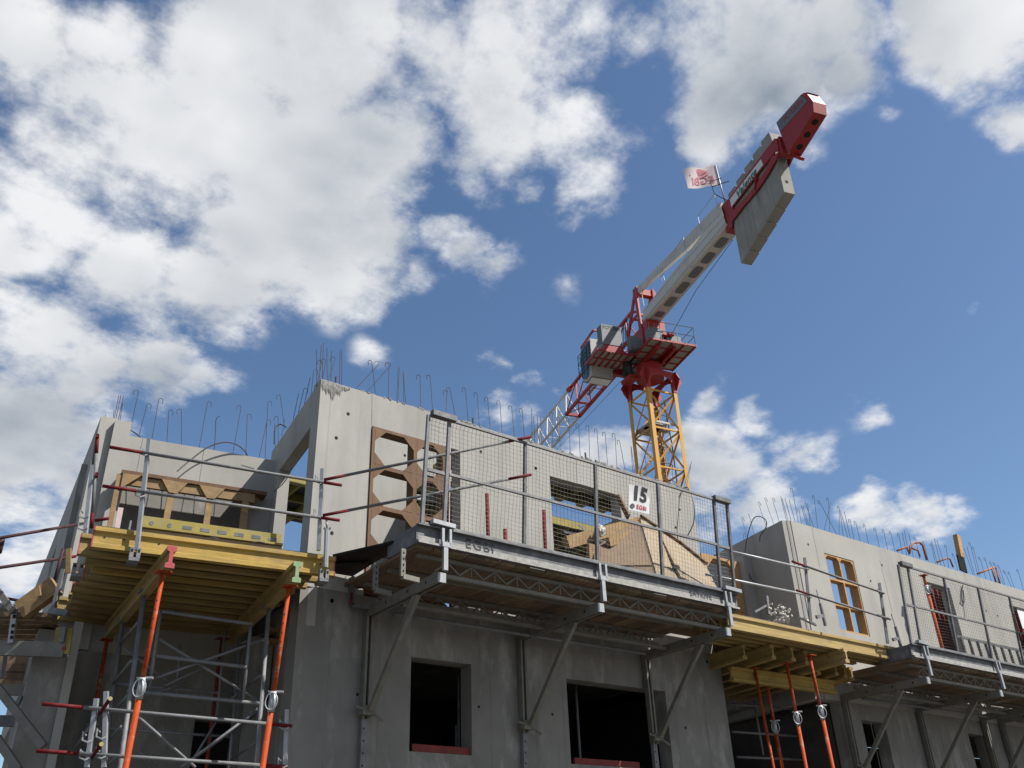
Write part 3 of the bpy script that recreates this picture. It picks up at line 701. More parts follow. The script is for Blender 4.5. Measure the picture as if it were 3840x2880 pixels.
for (xa, xb_, xc) in ((775, 890, 775), (1025, 1190, 1100), (1265, 1430, 1345)):
    A = lv(z1(xa, 690 + (xa - 765) * .13), BW - .185); B = lv(z1(xb_, 690 + (xb_ - 765) * .13), BW - .185); A.z = B.z = 6.335
    cw = 0.05; m = lv(z1(xc, 780), BW - .185); m.z = 6.335 - 0.16
    if xc == 775: pts = [A, B, V(A.x, A.y, 6.13)]
    else: pts = [A, B, m + E1 * cw, m - E1 * cw]
    MB().prism(pts, -E2 * 0.02).build('gusset', 'timber_new', tf)
for dx in (-1, 1):
    A = lv(z1(1570 + dx * 75, 800), BW - .15); B = lv(z1(1570, 880), BW - .15)
    MB().beam(A, B, 0.02, 0.06).build('brace', 'timber', tf)
# orange former in the right block window
boxout('window_former', 'bright orange timber former in the window of the right-hand block', 'timber formwork',
       (V(XR + .80, FY + .01, 5.38), V(1, 0, 0), V(0, 0, 1), 0.86, 1.37), 0.13, (0, 1, 0), 'timber_orange', 3, 2, 0.06, 0.03, 0.035, True)
# former and slanted concrete panel at the recess
P0 = onY(c6(1120, 740), 10.1); P1 = onY(c6(1440, 650), 10.1); P2 = onY(c6(1640, 1659), 10.1); P3 = onY(c6(1210, 1400), 10.1)
boxout('window_former', 'pale timber former with open cells beside the right end post of the near mesh guard', 'timber formwork',
       (V(P3.x - .12, 10.1, 4.7), V(1, 0, 0), V(0, 0, 1), 0.95, 2.02), 0.2, (0, 1, 0), 'timber_orange', 3, 1, 0.24, 0.05, 0.06)
MB().box((P3.x + 0.95, 10.15, 5.65), (0.2, 0.35, 2.3)).build('recess_pier', 'concrete', bld)

# ================================================================== FORMWORK SLABS SEEN THROUGH THE OPENINGS
def slab_form(label, x0, x1, y0, y1, z):
    t = thing('slab_formwork', label, 'formwork', ((x0 + x1) / 2, (y0 + y1) / 2, z))
    MB().box(((x0 + x1) / 2, (y0 + y1) / 2, z + .11), (x1 - x0, y1 - y0, 0.02)).build('deck_panel', 'form_dark_shade', t)
    x = x0
    while x <= x1 + .01:
        MB().box((x, (y0 + y1) / 2, z + .05), (0.05, y1 - y0, 0.10)).build('frame_rib', 'form_yellow', t); x += 0.45
    y = y0
    while y <= y1 + .01:
        MB().box(((x0 + x1) / 2, y, z + .04), (x1 - x0 - 0.06, 0.045, 0.12)).build('cross_rib', 'form_yellow', t); y += 0.6
    return t
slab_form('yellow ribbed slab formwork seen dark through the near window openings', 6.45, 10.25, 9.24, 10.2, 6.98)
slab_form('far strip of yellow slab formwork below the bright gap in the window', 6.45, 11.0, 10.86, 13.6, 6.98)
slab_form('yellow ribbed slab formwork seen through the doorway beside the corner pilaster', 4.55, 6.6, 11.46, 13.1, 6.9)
for i, (x, y) in enumerate(((8.62, 10.6), (9.3, 10.6), (9.9, 10.6))):
    t = thing('slab_prop', 'grey steel prop behind the near window, number %s from the left in the bright gap' % ('one', 'two', 'three')[i], 'steel prop', (x, y, 4.6))
    MB().tube([(x, y, 4.6), (x, y, 6.7)], 0.035, 8).build('tube', 'steel_dark', t); MB().box((x, y, 6.715), (0.3, 0.08, 0.03)).build('head_plate', 'steel_dark', t)

# ================================================================== YELLOW FORMWORK DECK OF THE LEFT WING
ZD = 4.72
dk = thing('formwork_deck', 'yellow beamed formwork deck with plywood top under the left wing', 'formwork deck', tuple(LP(-1.1, .6, 4.5)))
MB().box(LP(-1.06, 0.62, ZD + 0.012), (2.16, 2.62, 0.024), (E1, E2, V(0, 0, 1))).build('plywood_sheet', 'form_dark_shade', dk)  # sheet coloured dark so the gaps between joists look shaded
nj = 12
for k in range(nj):
    b = -0.70 + k * 0.243
    a0 = [-2.19, -2.28, -2.2, -2.12, -2.16, -2.2, -2.22, -2.2, -2.2, -2.22, -2.3, -2.32][k]; a1 = [0.07, 0.02, -.06, -.1, -.12, -.12, -.14, -.3, -.3, -.3, -.3, -.3][k]
    if k < 3: a1 += 0.02
    j = MB().ibeam(LP(a0, b, ZD - .1), LP(a1, b, ZD - .1)).build('joist', 'joist' if k in (0, 3) else 'joist_old', dk)
    if k in (0, 1, 4, 5, 6):
        MB().ibeam(LP(a0 - .012, b, ZD - .1), LP(a0, b, ZD - .1), 0.084, 0.204, .042, .03).build('end_cap', 'pink_end', j)
    if k == 0:
        MB().ibeam(LP(a1, b, ZD - .1), LP(a1 + .012, b, ZD - .1), 0.084, 0.204, .042, .03).build('end_cap', 'pink_end', j)
        for a in (-2.1, -1.93, -1.62, -.05): tie_hole(j, LP(a, b - .0135, ZD - .09), -E2, .009)
for q0, q1, m, lab in ((z1(1088, 1175), z2(745, 720), 'pink_end', 'pink-tipped timber beam carrying the left deck above the left orange prop'),
                       (z1(1893, 1270), z2(1600, 740), 'green_end', 'green-tipped timber beam carrying the left deck above the right orange prop')):
    p = onZ(q0, ZD - .3); q = onZ(q1, ZD - .3); q.z = p.z
    t = thing('carrier_beam', lab, 'timber beam', tuple(p))
    MB().ibeam(p, q).build('beam_body', 'joist_old', t)
    d = (p - q).normalized(); MB().ibeam(p, p + d * .02, 0.086, 0.206, .042, .035).build('end_cap', m, t)
# flat yellow steel waler and odds and ends lying on the deck
wy = thing('steel_waler', 'yellow slotted steel waler lying on the left deck by the former', 'steel beam', tuple(LP(-1, .9, ZD)))
A = lv(z1(905, 965), -.42); B = lv(z1(1790, 1060), -.42); A.z = B.z = (A.z + B.z) / 2
MB().beam(A, B, 0.05, 0.13).build('web', 'form_yellow', wy)
MB().beam(A + V(0, 0, -.075) - E2 * .05, B + V(0, 0, -.075) - E2 * .05, 0.15, 0.02).build('flange', 'form_yellow', wy)
for k in range(8):
    p = A.lerp(B, 0.06 + k * 0.125) - E2 * 0.026
    if k % 4 < 2 and k < 3: MB().tube([p, p - E2 * .002], 0.022, 10).build('slot', 'steel_dark', wy)
    else: MB().beam(p - E1 * .045, p + E1 * .045, 0.004, 0.035).build('slot', 'steel_dark', wy)
for i, (x, y, l, m, lab) in enumerate(((760, 915, .42, 'plaster_pink', 'pinkish plastered board standing on the left deck beside the former'), (838, 925, .30, 'galv_dull', 'thin grey strip of board leaning on the former above the left deck'))):
    p = lv(z1(x, y), -.1); MB().box(V(p.x, p.y, ZD + .024 + l / 2), (0.05 if i == 0 else .018, .03, l), (E1, E2, V(0, 0, 1))).build('board_offcut', m, label=lab, cat='board', base=(p.x, p.y, ZD))
A = lv(z1(905, 1012), -.62); B = lv(z1(1790, 1125), -.62); A.z = B.z = ZD + .04
MB().beam(A, B, 0.09, 0.03).build('timber_batten', 'timber_new', label='pale timber batten lying along the front edge of the left deck', cat='batten', base=tuple(A))
cp = MB()
pts = []
for k in range(40):
    t = k / 39; p = A.lerp(B, .3 + .65 * t) + V(0, 0, .05 + .025 * math.sin(t * 9)) + E2 * (.12 + .07 * math.sin(t * 13)); pts.append(p)
cp.tube(pts, 0.006, 5).build('rubber_cable', 'conduit', label='thin cable trailing along the front of the left deck', cat='cable', base=tuple(A))

def steel_prop(label, top, bottom, collar=0.45, mat_='orange_prop', r=0.0265, group=None):
    top, bottom = V(top), V(bottom); d = (bottom - top).normalized()
    t = thing('steel_prop', label, 'steel prop', tuple(bottom), group)
    c = top.lerp(bottom, collar)
    MB().tube([top, c], r * 0.82, 12).build('inner_tube', mat_, t, True)
    MB().tube([c, bottom], r, 12).build('outer_tube', mat_, t, True)
    cb = MB().tube([c - d * .10, c + d * .08], r * 1.22, 12).build('collar', 'galv', t, True)
    s = d.cross(FWD).normalized(); hb = MB()
    hb.tube([c + s * (-.055) * math.cos(a) - s * 0.0 + d * (-.01 + .075 * math.sin(a)) - FWD * .035 for a in [2 * math.pi * k / 16 for k in range(17)]], 0.006, 5)
    hb.build('handle', 'galv', cb)
    MB().tube([c - d * .10 - s * .05, c - d * .10 + s * .09], 0.011, 6).build('pin', 'galv', cb)
    MB().box(top - d * .004, (0.13, 0.13, 0.008)).build('head_plate', mat_, t)
    for k in range(9):
        p = top.lerp(c, .25 + .08 * k) - FWD * (r * .82)
        MB().tube([p, p - FWD * .002], 0.0075, 8).build('pin_hole', 'hole', t)
    return t
# front props under the two carrier beams
for (q0, q1, col_, lab) in ((z1(1040, 1275), z2(868, 1655), .40, 'bright orange steel prop in front of the left shoring tower, under the pink-tipped beam'),
                            (z1(1845, 1365), z2(1815, 1655), .42, 'bright orange steel prop under the green-tipped beam'),):
    p = onZ(q0, ZD - .41); q = onF(q1, p)
    d = (q - p); q = p + d * (p.z / (p.z - q.z)) if q.z < p.z else q; q.z = 0
    steel_prop(lab, p, q, col_ * (1.8 / 4.3) if False else 0.24 if 'pink' in lab else 0.25)
p = onZ(z2(738, 775), ZD - .41); q = onF(z2(640, 1350), p); d = q - p; q = p + d * (p.z / (p.z - q.z)); q.z = 0
tq = steel_prop('orange steel prop with pale lower tube at the far end of the pink-tipped beam', p, q, 0.235)
for o in bpy.data.objects:
    if o.parent == tq and o.name.startswith('outer_tube'): o.data.materials[0] = MATS['galv']
p = LP(-.55, 1.3, 3.9); steel_prop('dark red steel prop deep under the left deck in front of the wall', (p.x, p.y, 4.3), (p.x, p.y, 0), .5, 'rust_red')
p = LP(-.02, .95, 3.9); steel_prop('dark red steel prop in the shadow beside the lower side wall', (p.x, p.y, 3.6), (p.x, p.y, 0), .5, 'rust_red')

for i, (xa, ya, xb, yb) in enumerate(((1850, 712, 2060, 730), (1850, 790, 2060, 810))):
    A = lv(z2(xa, ya), 1.0); B = lv(z2(xb, yb), 1.0); MB().beam(A, B, .2, .045).build('timber_plank', 'timber_new', label='%s of two planks propped under the right rear corner of the left deck' % ('upper', 'lower')[i], cat='plank', base=tuple(A))
# ================================================================== SHORING TOWER UNDER THE LEFT DECK
st = thing('shoring_tower', 'grey tubular shoring tower with cross braces under the left yellow deck', 'scaffold tower', tuple(LP(-1.2, .5, 0)))
fb, bb = -0.05, 1.05
def tw(q, b): return onV(q, LP(0, b, 0), AL)
def ttube(nm, qa, qb, ba, bb_, r=0.0185, m='galv_dull'):
    return MB().tube([tw(qa, ba), tw(qb, bb_)], r, 8).build(nm, m, st, True)
for qa, qb, b in ((z2(1000, 430), z2(830, 1655), fb), (z2(1858, 560), z2(1770, 1655), fb), (z2(850, 640), z2(745, 1400), bb), (z2(1660, 760), z2(1588, 1655), bb), (z2(1110, 570), z2(1030, 1130), fb + .03), (z2(1735, 650), z2(1680, 1190), fb + .03)):
    a = tw(qa, b); c = tw(qb, b); f = a.z / max(.1, a.z - c.z); long = qb[1] > 2700
    MB().tube([a, (a + (c - a) * f) if long else c], 0.0235 if long else .017, 8).build('standard', 'galv_dull', st, True)
for qa, qb in ((z2(880, 1125), z2(1812, 1215)), (z2(1120, 577), z2(1742, 665)), (z2(1080, 885), z2(1702, 962))):
    ttube('ledger', qa, qb, fb, fb)
for qa, qb in ((z2(1090, 760), z2(1780, 1195)), (z2(920, 1095), z2(1820, 770)), (z2(950, 1300), z2(1350, 1655)), (z2(1790, 1250), z2(1250, 1655))):
    ttube('cross_brace', qa, qb, fb + .06, fb + .06, 0.014)
for qa, qb in ((z2(960, 645), z2(830, 800)), (z2(905, 920), z2(780, 1075)), (z2(880, 1160), z2(790, 1260)), (z2(640, 1350), z2(520, 1520)), (z2(840, 1370), z2(745, 1470)), (z2(1820, 1010), z2(1690, 1100)), (z2(1780, 1250), z2(1600, 1380)), (z2(1770, 1480), z2(1600, 1600)), (z2(810, 1580), z2(730, 1655))):
    ttube('side_brace', qa, qb, fb, bb, 0.0135)
for qa, qb in ((z2(1555, 705), z2(1500, 1300)), (z2(1245, 800), z2(1215, 1200))):
    ttube('standard', qa, qb, bb, bb, .016)
for qa, qb in ((z2(860, 830), z2(1180, 1075)), (z2(1130, 1095), z2(1540, 905)), (z2(1000, 1165), z2(1290, 1070)), (z2(1500, 1330), z2(1300, 1655)), (z2(1330, 1600), z2(1765, 1290)), (z2(960, 1540), z2(1080, 1655)), (z2(1660, 800), z2(1850, 720)), (z2(1600, 1180), z2(1660, 1130))):
    ttube('cross_brace', qa, qb, bb - .05, bb - .05, .0125)
for qa, qb in ((z2(800, 1075), z2(1620, 1150)), (z2(760, 1385), z2(1610, 1445))):
    ttube('ledger', qa, qb, bb, bb, .015)
for q in (z2(1000, 440), z2(1858, 545), z2(850, 635)):
    p = tw(q, fb if q[1] < 2300 else bb); MB().box(p, (.12, .14, .02), (E1, E2, V(0, 0, 1))).build('head_plate', 'galv_dull', st)
# loose guard tubes at the bottom left, with red painted ends
def tipped_tube(label, p0, p1, r=0.0165, t0=0.2, t1=0.2, m='tube_grey', tip='red_tip', name='guard_tube'):
    p0, p1 = V(p0), V(p1); L_ = (p1 - p0).length; a = p0.lerp(p1, t0 / L_ if t0 else 0); b = p1.lerp(p0, t1 / L_ if t1 else 0)
    t = thing(name, label, 'guard rail', tuple(p0))
    MB().tube([a, b], r, 10).build('tube', m, t, True)
    if t0: MB().tube([p0, a], r * 1.03, 10).build('painted_end', tip, t, True)
    if t1: MB().tube([b, p1], r * 1.03, 10).build('painted_end', tip, t, True)
    return t
fp = LP(-1.2, -.45, 0)
tipped_tube('upper red-ended guard tube crossing low in front of the left shoring tower', tw(z2(288, 1215), -.45), tw(z2(2018, 1368), -.45), t0=.33, t1=.2)
tipped_tube('lower red-ended guard tube at the bottom edge in front of the left shoring tower', tw(z2(250, 1540), -.45), tw(z2(1990, 1652), -.45), t0=.33, t1=.25)
def guard_post(label, top, bot, clips=(), m='galv', w=0.036):
    top, bot = V(top), V(bot); t = thing('guard_post', label, 'guard post', tuple(bot))
    MB().beam(bot, top, w, w, FWD).build('post', m, t)
    s = V(FWD.y, -FWD.x, 0)
    for f in clips:
        c = bot.lerp(top, f)
        MB().tube([c - s * .03 - FWD * .03, c - s * .055 - FWD * .05 + V(0, 0, .03), c - s * .05 - FWD * .05 + V(0, 0, -.04), c - FWD * .05 + V(0, 0, -.06), c + s * .03 - FWD * .03 + V(0, 0, -.04)], 0.008, 5).build('tube_hook', m, t)
    return t
for q0, q1, lab in ((z2(735, 1130), z2(720, 1655), 'galvanised guard post with two hooks left of the shoring tower, low'), (z2(668, 1180), z2(600, 1655), 'pale guard post standing left of the two-hooked one at the low left'), (z2(1985, 1255), z2(1970, 1655), 'galvanised guard post at the low right end of the tower guard tubes')):
    a = tw(q0, -.42); b = tw(q1, -.42); guard_post(lab, a, b, (.45, .2) if 'two' in lab else (.75, .1))
for q, lab in ((z2(762, 1180), 'upper'), (z2(700, 1495), 'lower')):
    a = tw(q, -.75); b = tw((q[0] - 40, q[1] + 55), -.35)
    t = tipped_tube('short end-on red guard tube with yellow rim beside the left prop, %s one' % lab, a, b, .0165, .0, .0, 'red_tip')
    MB().tube([a, a + (a - b).normalized() * .006], .018, 12).build('cut_ring', 'form_yellow', t)

# ================================================================== GUARD RAIL OF THE LEFT DECK
gl = -0.80
guard_post('tall galvanised guard post clamped to the front of the left yellow deck', lv(z1(953, 420), gl), lv(z1(873, 1130), gl), (.88, .50))
guard_post('galvanised guard post at the right end of the left deck, against the main wall', lv(z1(2056, 610), gl), lv(z1(2032, 1130), gl), (.86, .44))
tipped_tube('upper guard tube along the left deck with red ends', lv(z1(698, 470), gl - .04), lv(z1(2180, 714), gl - .04), t0=.30, t1=.2)
tipped_tube('lower guard tube along the left deck with red ends', lv(z1(653, 718), gl - .04), lv(z1(2166, 938), gl - .04), t0=.30, t1=.2)
a = lv(z3(255, 1215), gl - .09); b = onY(z3(1973, 858), 7.28); tipped_tube('upper slanting guard tube crossing from the left deck in front of the mesh guard', a, b, t0=.22, t1=.28)
a = lv(z3(245, 1510), gl - .09); b = onY(z3(1973, 1172), 7.30); tipped_tube('lower slanting guard tube crossing from the left deck in front of the mesh guard', a, b, t0=.26, t1=.28)
def clamp(label, q, b_=gl, big=1.0):
    p = lv(q, b_); t = thing('edge_clamp', label, 'clamp', tuple(p))
    for s in (-1, 1): MB().box(p + E1 * (s * .03 * big), (.035 * big, .06, .10 * big), (E1, E2, V(0, 0, 1))).build('jaw', 'galv_dull', t)
    MB().box(p + V(0, 0, -.06 * big) + E2 * .06, (.09 * big, .18, .03), (E1, E2, V(0, 0, 1))).build('foot', 'galv_dull', t)
    for s in (-1, 1): MB().box(p + E1 * (s * .03 * big) - E2 * .031 + V(0, 0, .02 * big), (.02 * big, .004, .025 * big), (E1, E2, V(0, 0, 1))).build('slot', 'hole', t)
clamp('galvanised edge clamp under the tall guard post of the left deck', z1(860, 1150)); clamp('galvanised edge clamp at the right end of the left deck', z1(2065, 1285), gl)
clamp('galvanised edge clamp under the left end of the left deck', z1(495, 1250), -.35)
a = lv(z1(2085, 1030), gl - .03); MB().tube([lv(z1(2083, 930), gl - .03), lv(z1(2086, 1000), gl - .03)], .012, 6).tube([lv(z1(2086, 995), gl - .03), lv(z1(2078, 1240), gl - .03)], .026, 8).tube([lv(z1(2066, 985), gl - .03), lv(z1(2086, 1010), gl - .03), lv(z1(2108, 985), gl - .03)], .010, 6).build('screw_jack', 'galv', label='grey screw jack with forked handle standing at the right corner of the left deck', cat='jack', base=tuple(a))
# black conduits looping out of the walls
def conduit(label, pts, r=0.009, parent=None):
    n = len(pts); out = []
    for i in range(n - 1):
        p = [V(pts[max(i - 1, 0)]), V(pts[i]), V(pts[i + 1]), V(pts[min(i + 2, n - 1)])]
        for k in range(6):
            t = k / 6
            out.append(0.5 * ((2 * p[1]) + (p[2] - p[0]) * t + (2 * p[0] - 5 * p[1] + 4 * p[2] - p[3]) * t * t + (3 * p[1] - 3 * p[2] + p[3] - p[0]) * t ** 3))
    out.append(V(pts[-1]))
    return MB().tube(out, r, 6).build('electrical_conduit', 'conduit', label=label, cat='conduit', base=tuple(pts[0]))
conduit('black conduit arching over the recessed wall of the left wing', [lv(z1(x, y), BW - .02 - .25 * t) for x, y, t in ((1130, 625, .8), (1225, 545, .6), (1330, 470, .5), (1430, 440, .4), (1510, 455, .2), (1565, 500, 0), (1583, 542, -.2))])
conduit('black conduit arching behind the left corner pier', [onF(c1(x, y), wo0 + V(0, .3, 0)) for x, y in ((472, 695), (465, 600), (485, 490), (545, 405), (640, 352), (720, 352), (800, 385), (870, 430), (930, 490))])
conduit('black conduit hanging in the doorway of the side wall', [onV(c4(x, y), LP(-.03, 0, 0), 90 + AL) for x, y in ((1370, 700), (1340, 770), (1290, 850), (1230, 910), (1180, 950))], .006)
conduit('black conduit looping down the right end of the main wall', [onY(z5(x, y), FY - t) for x, y, t in ((1440, 790, 0.02), (1470, 735, .05), (1500, 725, .12), (1535, 790, .2), (1555, 890, .25), (1550, 1020, .2), (1495, 1135, .1))])
conduit('black conduit hanging in a loop from the top of the right-hand block', [onV(z7(x, y), (XR - .25, FY + .3, 0), AR) for x, y in ((385, 465), (390, 420), (425, 370), (430, 320), (390, 290), (345, 300), (315, 370), (290, 480), (285, 560), (300, 660), (345, 748))])
# ================================================================== HANGING WORK PLATFORMS WITH MESH GUARDS
PX = (4.83, 6.95, 9.07)
def guardP(x, z): return V(x, 7.45 - 0.10 * (z - 4.93) / 1.2, z)
def make_platform(label):
    t = thing('work_platform', label, 'work platform', (PX[1], 8.2, 4.4))
    for X in PX:
        b = MB()
        for s in (-1, 1): b.beam((X + s * .032, 7.48, 4.42), (X + s * .032, 8.94, 4.42), 0.03, 0.105)
        b.beam((X, 7.5, 4.455), (X, 8.9, 4.455), 0.06, 0.02)
        br = b.build('bracket_beam', 'steel_bracket', t)
        MB().box((X, 7.474, 4.418), (0.092, 0.012, 0.098)).build('end_plate', 'galv', br)
        for y in (7.7, 8.05, 8.5): MB().tube([(X - .049, y, 4.42), (X - .0465, y, 4.42)], .016, 8).build('bolt_hole', 'hole', br)
        MB().beam((X, 7.95, 4.36), (X, 8.82, 3.38), 0.055, 0.055, (1, 0, 0)).beam((X, 7.93, 4.38), (X, 8.10, 4.2), 0.085, 0.05, (1, 0, 0)).build('brace', 'steel_bracket', br)
        s = MB()
        for q in (-1, 1): s.beam((X + q * .03, 8.95, 4.46), (X + q * .03, 8.95, 3.30), 0.028, 0.075, (0, 1, 0))
        s.beam((X, 8.97, 4.46), (X, 8.97, 3.30), 0.09, 0.02, (0, 1, 0))
        s.build('wall_post', 'steel_bracket', br)
        MB().beam((X, 8.96, 3.3), (X, 8.96, 1.4), 0.07, 0.05, (0, 1, 0)).build('wall_post', 'galv_dull', br)
        for k in range(7): MB().tube([(X - .01, 8.934, 3.2 - .12 * k), (X - .01, 8.936, 3.2 - .12 * k)], .011, 8).build('bolt_hole', 'hole', br)
        MB().box((X, 8.90, 3.37), (0.15, 0.10, 0.09)).tube([(X - .16, 8.86, 3.40), (X + .02, 8.86, 3.36)], .014, 6).tube([(X + .02, 8.86, 3.36), (X + .13, 8.80, 3.27)], .014, 6).build('wall_anchor', 'steel_bracket', br)
    for y in (7.62, 8.18, 8.72):
        b = MB(); x0, x1 = 4.62, 9.2
        b.beam((x0, y, 4.655), (x1, y, 4.655), 0.045, 0.04)
        if y != 8.18: b.beam((x0 + .2, y, 4.53 if y > 8.5 else 4.49), (x1 - .1, y, 4.53 if y > 8.5 else 4.49), 0.045, 0.04)
        zl = 4.51; x = x0 + .22; k = 0
        if y != 8.18:
            while x < x1 - .35:
                b.tube([(x, y, zl + .02), (x + .15, y, 4.64)], .011, 5).tube([(x + .15, y, 4.64), (x + .30, y, zl + .02)], .011, 5)
                b.tube([(x + .15, y, 4.64), (x + .15, y, zl + .02)], .009, 5); x += .30
        b.build('truss_girder', 'steel_bracket', t)
    MB().tube([(5.02, 8.74, 4.385), (8.85, 8.74, 4.385)], 0.024, 8).build('ledger_tube', 'galv_dull', t, True)
    MB().beam((4.95, 8.45, 4.40), (8.95, 8.45, 4.40), 0.05, 0.03).build('ledger_bar', 'steel_bracket', t)
    nb = 23; wd = (9.28 - 4.52) / nb
    for k in range(nb):
        x = 4.52 + wd * (k + .5); MB().box((x, 8.225 + rnd.uniform(-.008, .008), 4.70 + rnd.uniform(-.004, .004)), (wd - .012, 1.51, 0.035)).build('deck_plank', 'plank', t)
    fa = MB(); 
    fa.extr([(-.02, -.10), (.02, -.10), (.035, -.095), (.035, -.075), (0.0, -.06), (0, .085), (.045, .085), (.045, .10), (-.02, .10)], (4.51, 7.45, 4.815), (9.30, 7.45, 4.815))
    fas = fa.build('fascia_channel', 'steel_dark', t)
    cs = MB(); xs = [4.53 + .08 * k for k in range(60)]; up_ = [(x, 7.4475, 4.80 + .012 * mnoise.noise(V(x * 3, 1, 1)) + .01 * mnoise.noise(V(x * 11, 5, 1))) for x in xs]; lo_ = [(x, 7.4465, 4.752) for x in xs]
    cs.add(up_ + lo_, [(60 + k, 61 + k, k + 1, k) for k in range(59)]); cs.build('cement_splash', 'cement_splash', fas)
    MB().box((6.905, 7.413, 4.727), (4.77, .004, .022)).build('cement_splash', 'cement_splash', fas)
    for X in (4.52, 9.29): MB().box((X, 7.75, 4.81), (0.02, 0.55, 0.19)).build('end_fascia', 'steel_dark', t)
    for X in PX:
        sl = MB(); sl.beam((X - .01, 7.40, 4.47), (X - .01, 7.40, 4.72), 0.05, 0.035, (0, 1, 0)); sl.build('post_sleeve', 'galv', t)
        u = MB(); u.box((X - .04, 7.40, 4.81), (.03, .03, .19)).box((X + .045, 7.40, 4.82), (.028, .04, .17)).box((X, 7.395, 4.735), (.10, .03, .05)); u.build('post_clamp', 'galv', t)
    for x in (4.57, 4.835, 5.87, 6.93, 7.98, 9.02, 9.28):
        top = 6.13 if x not in (4.57, 9.28) else 6.12
        MB().beam(guardP(x, 4.93), guardP(x, top), 0.036, 0.034, (0, 1, 0)).build('guard_upright', 'steel_dark' if x > 5.5 else 'galv_dull', t)
    for z in (6.13, 5.515, 4.935):
        y0 = guardP(0, z).y - .005
        MB().beam((4.86, y0, z), (9.0, y0, z), 0.03, 0.028).build('guard_rail', 'galv_dull', t)
        MB().beam((4.60, y0 + .012, z), (4.81, y0 + .012, z), 0.03, 0.035).build('guard_rail', 'galv_dull', t)
        MB().beam((9.05, y0 + .012, z), (9.26, y0 + .012, z), 0.03, 0.035).build('guard_rail', 'galv_dull', t)
    MB().beam(guardP(4.60, 6.145) - V(0, .02, 0), guardP(4.90, 6.145) - V(0, .02, 0), 0.07, 0.06).build('top_cap', 'steel_dark', t)
    MB().beam(guardP(9.0, 6.145) - V(0, .02, 0), guardP(9.31, 6.145) - V(0, .02, 0), 0.07, 0.06).build('top_cap', 'steel_dark', t)
    for xa, xb in ((4.66, 4.93), (9.03, 9.33)):
        MB().beam((xa, 7.40, 4.955), (xb, 7.40, 4.945), 0.06, 0.045).build('bottom_cap', 'galv', t)
    wm = MB()
    def wp(x, z, xa, xb):
        e = min(1, (x - xa) / .12, (xb - x) / .12) * min(1, max(0, (z - 4.93) / .08), max(0, (6.13 - z) / .08)); e = max(0, e)
        n = mnoise.noise_vector(V(x * 1.9, z * 2.3, 3.1)); n2 = mnoise.noise_vector(V(x * 6.3, z * 6.1, 9.2))
        p = guardP(x, z); return V(p.x + (n.x * .024 + n2.x * .008) * e, p.y + .012 + (n.y * .02) * e, z + (n.z * .03 + n2.z * .008) * e)
    for xa, xb in ((4.58, 4.83), (4.85, 5.86), (5.88, 6.92), (6.94, 7.97), (7.99, 9.01), (9.04, 9.27)):
        k = int((xb - xa) / .05)
        for i in range(1, k):
            x = xa + (xb - xa) * i / k; wm.tube([wp(x, 4.94 + 1.18 * j / 16, xa, xb) for j in range(17)], .0017, 3, False)
        for j in range(1, 24):
            z = 4.94 + 1.18 * j / 24; m = max(4, k); wm.tube([wp(xa + (xb - xa) * i / m, z, xa, xb) for i in range(m + 1)], .0017, 3, False)
    wm.build('wire_mesh', 'wire', t, kind='stuff')
    return t
pf = make_platform('near hanging work platform with mesh guard across the main concrete facade')
pf2 = copy_tree(pf); pf2.location = V(pf.location) + V(8.64, 0, -0.165); pf2['label'] = 'far hanging work platform with mesh guard at the right edge of the picture'
pf_shade = copy_tree(pf); pf_shade.location = V(pf.location) + V(8.64 + 4.9, 0, -0.165); pf_shade['label'] = 'unseen stretch of hanging work platform past the right border, added for its shadow'  # copy continuing beyond the frame, added to shade the lower wall
pf_shade['group'] = 'hanging work platforms'
pf['group'] = pf2['group'] = 'hanging work platforms'
# stencilled lettering on the near fascia
fy = 7.412
lettering('stencil_lettering', 'EGBI', 0.15, (5.28, 7.4445, 4.815), (1, 0, 0), (0, 0, 1), 'ink_faint', pf, 0.002, 1.25)
lettering('stencil_lettering', 'SATRIVE', 0.10, (8.62, 7.4445, 4.80), (1, 0, 0), (0, 0, 1), 'ink_faint', pf, 0.002, 1.1)
# white number sign wired to the mesh
sg = thing('number_sign', 'white plastic sign with large black 15 tied to the near mesh guard', 'sign', (7.63, 7.32, 5.8))
def sgp(u, v):   # u,v in 0..1
    z = 5.655 + .325 * v; x = 7.452 + .345 * u - .02 * (1 - v); p = guardP(x, z)
    return V(x, p.y - .03 - .028 * math.sin(u * 3.0) * (v) - .03 * max(0, (v - .7)) * u * 3, z - .055 * max(0, u - .45) ** 1 * v * .7 + (.012 if v < .5 else 0) * u)
b = MB(); n = 10
b.add([sgp(i / n, j / n) for j in range(n + 1) for i in range(n + 1)], [(j * (n + 1) + i, j * (n + 1) + i + 1, (j + 1) * (n + 1) + i + 1, (j + 1) * (n + 1) + i) for j in range(n) for i in range(n)])
b.add([sgp(i / n, j / n) + V(0, .003, 0) for j in range(n + 1) for i in range(n + 1)], [(j * (n + 1) + i, (j + 1) * (n + 1) + i, (j + 1) * (n + 1) + i + 1, j * (n + 1) + i + 1) for j in range(n) for i in range(n)])
b.build('sheet', 'sign_white', sg, True)
wsg = lambda cx, cy: (lambda x, y: sgp(cx + x / .345, cy + y / .325) - V(0, .004, 0))
lettering('digits', '15', .25, (0, 0, 0), (1, 0, 0), (0, 0, 1), 'ink_black', sg, .011, 1.02, 0, wsg(.47, .66))
lettering('company_name', 'EGBI', .075, (0, 0, 0), (1, 0, 0), (0, 0, 1), 'ink_red', sg, .002, 1.15, 0, wsg(.60, .17))
lb = MB(); wv_ = wsg(.15, .18)
lb.add([wv_(x, y) for x, y in ((-.04, .0), (0, .03), (.045, .012), (.0, -.018))], [(0, 3, 2, 1)])
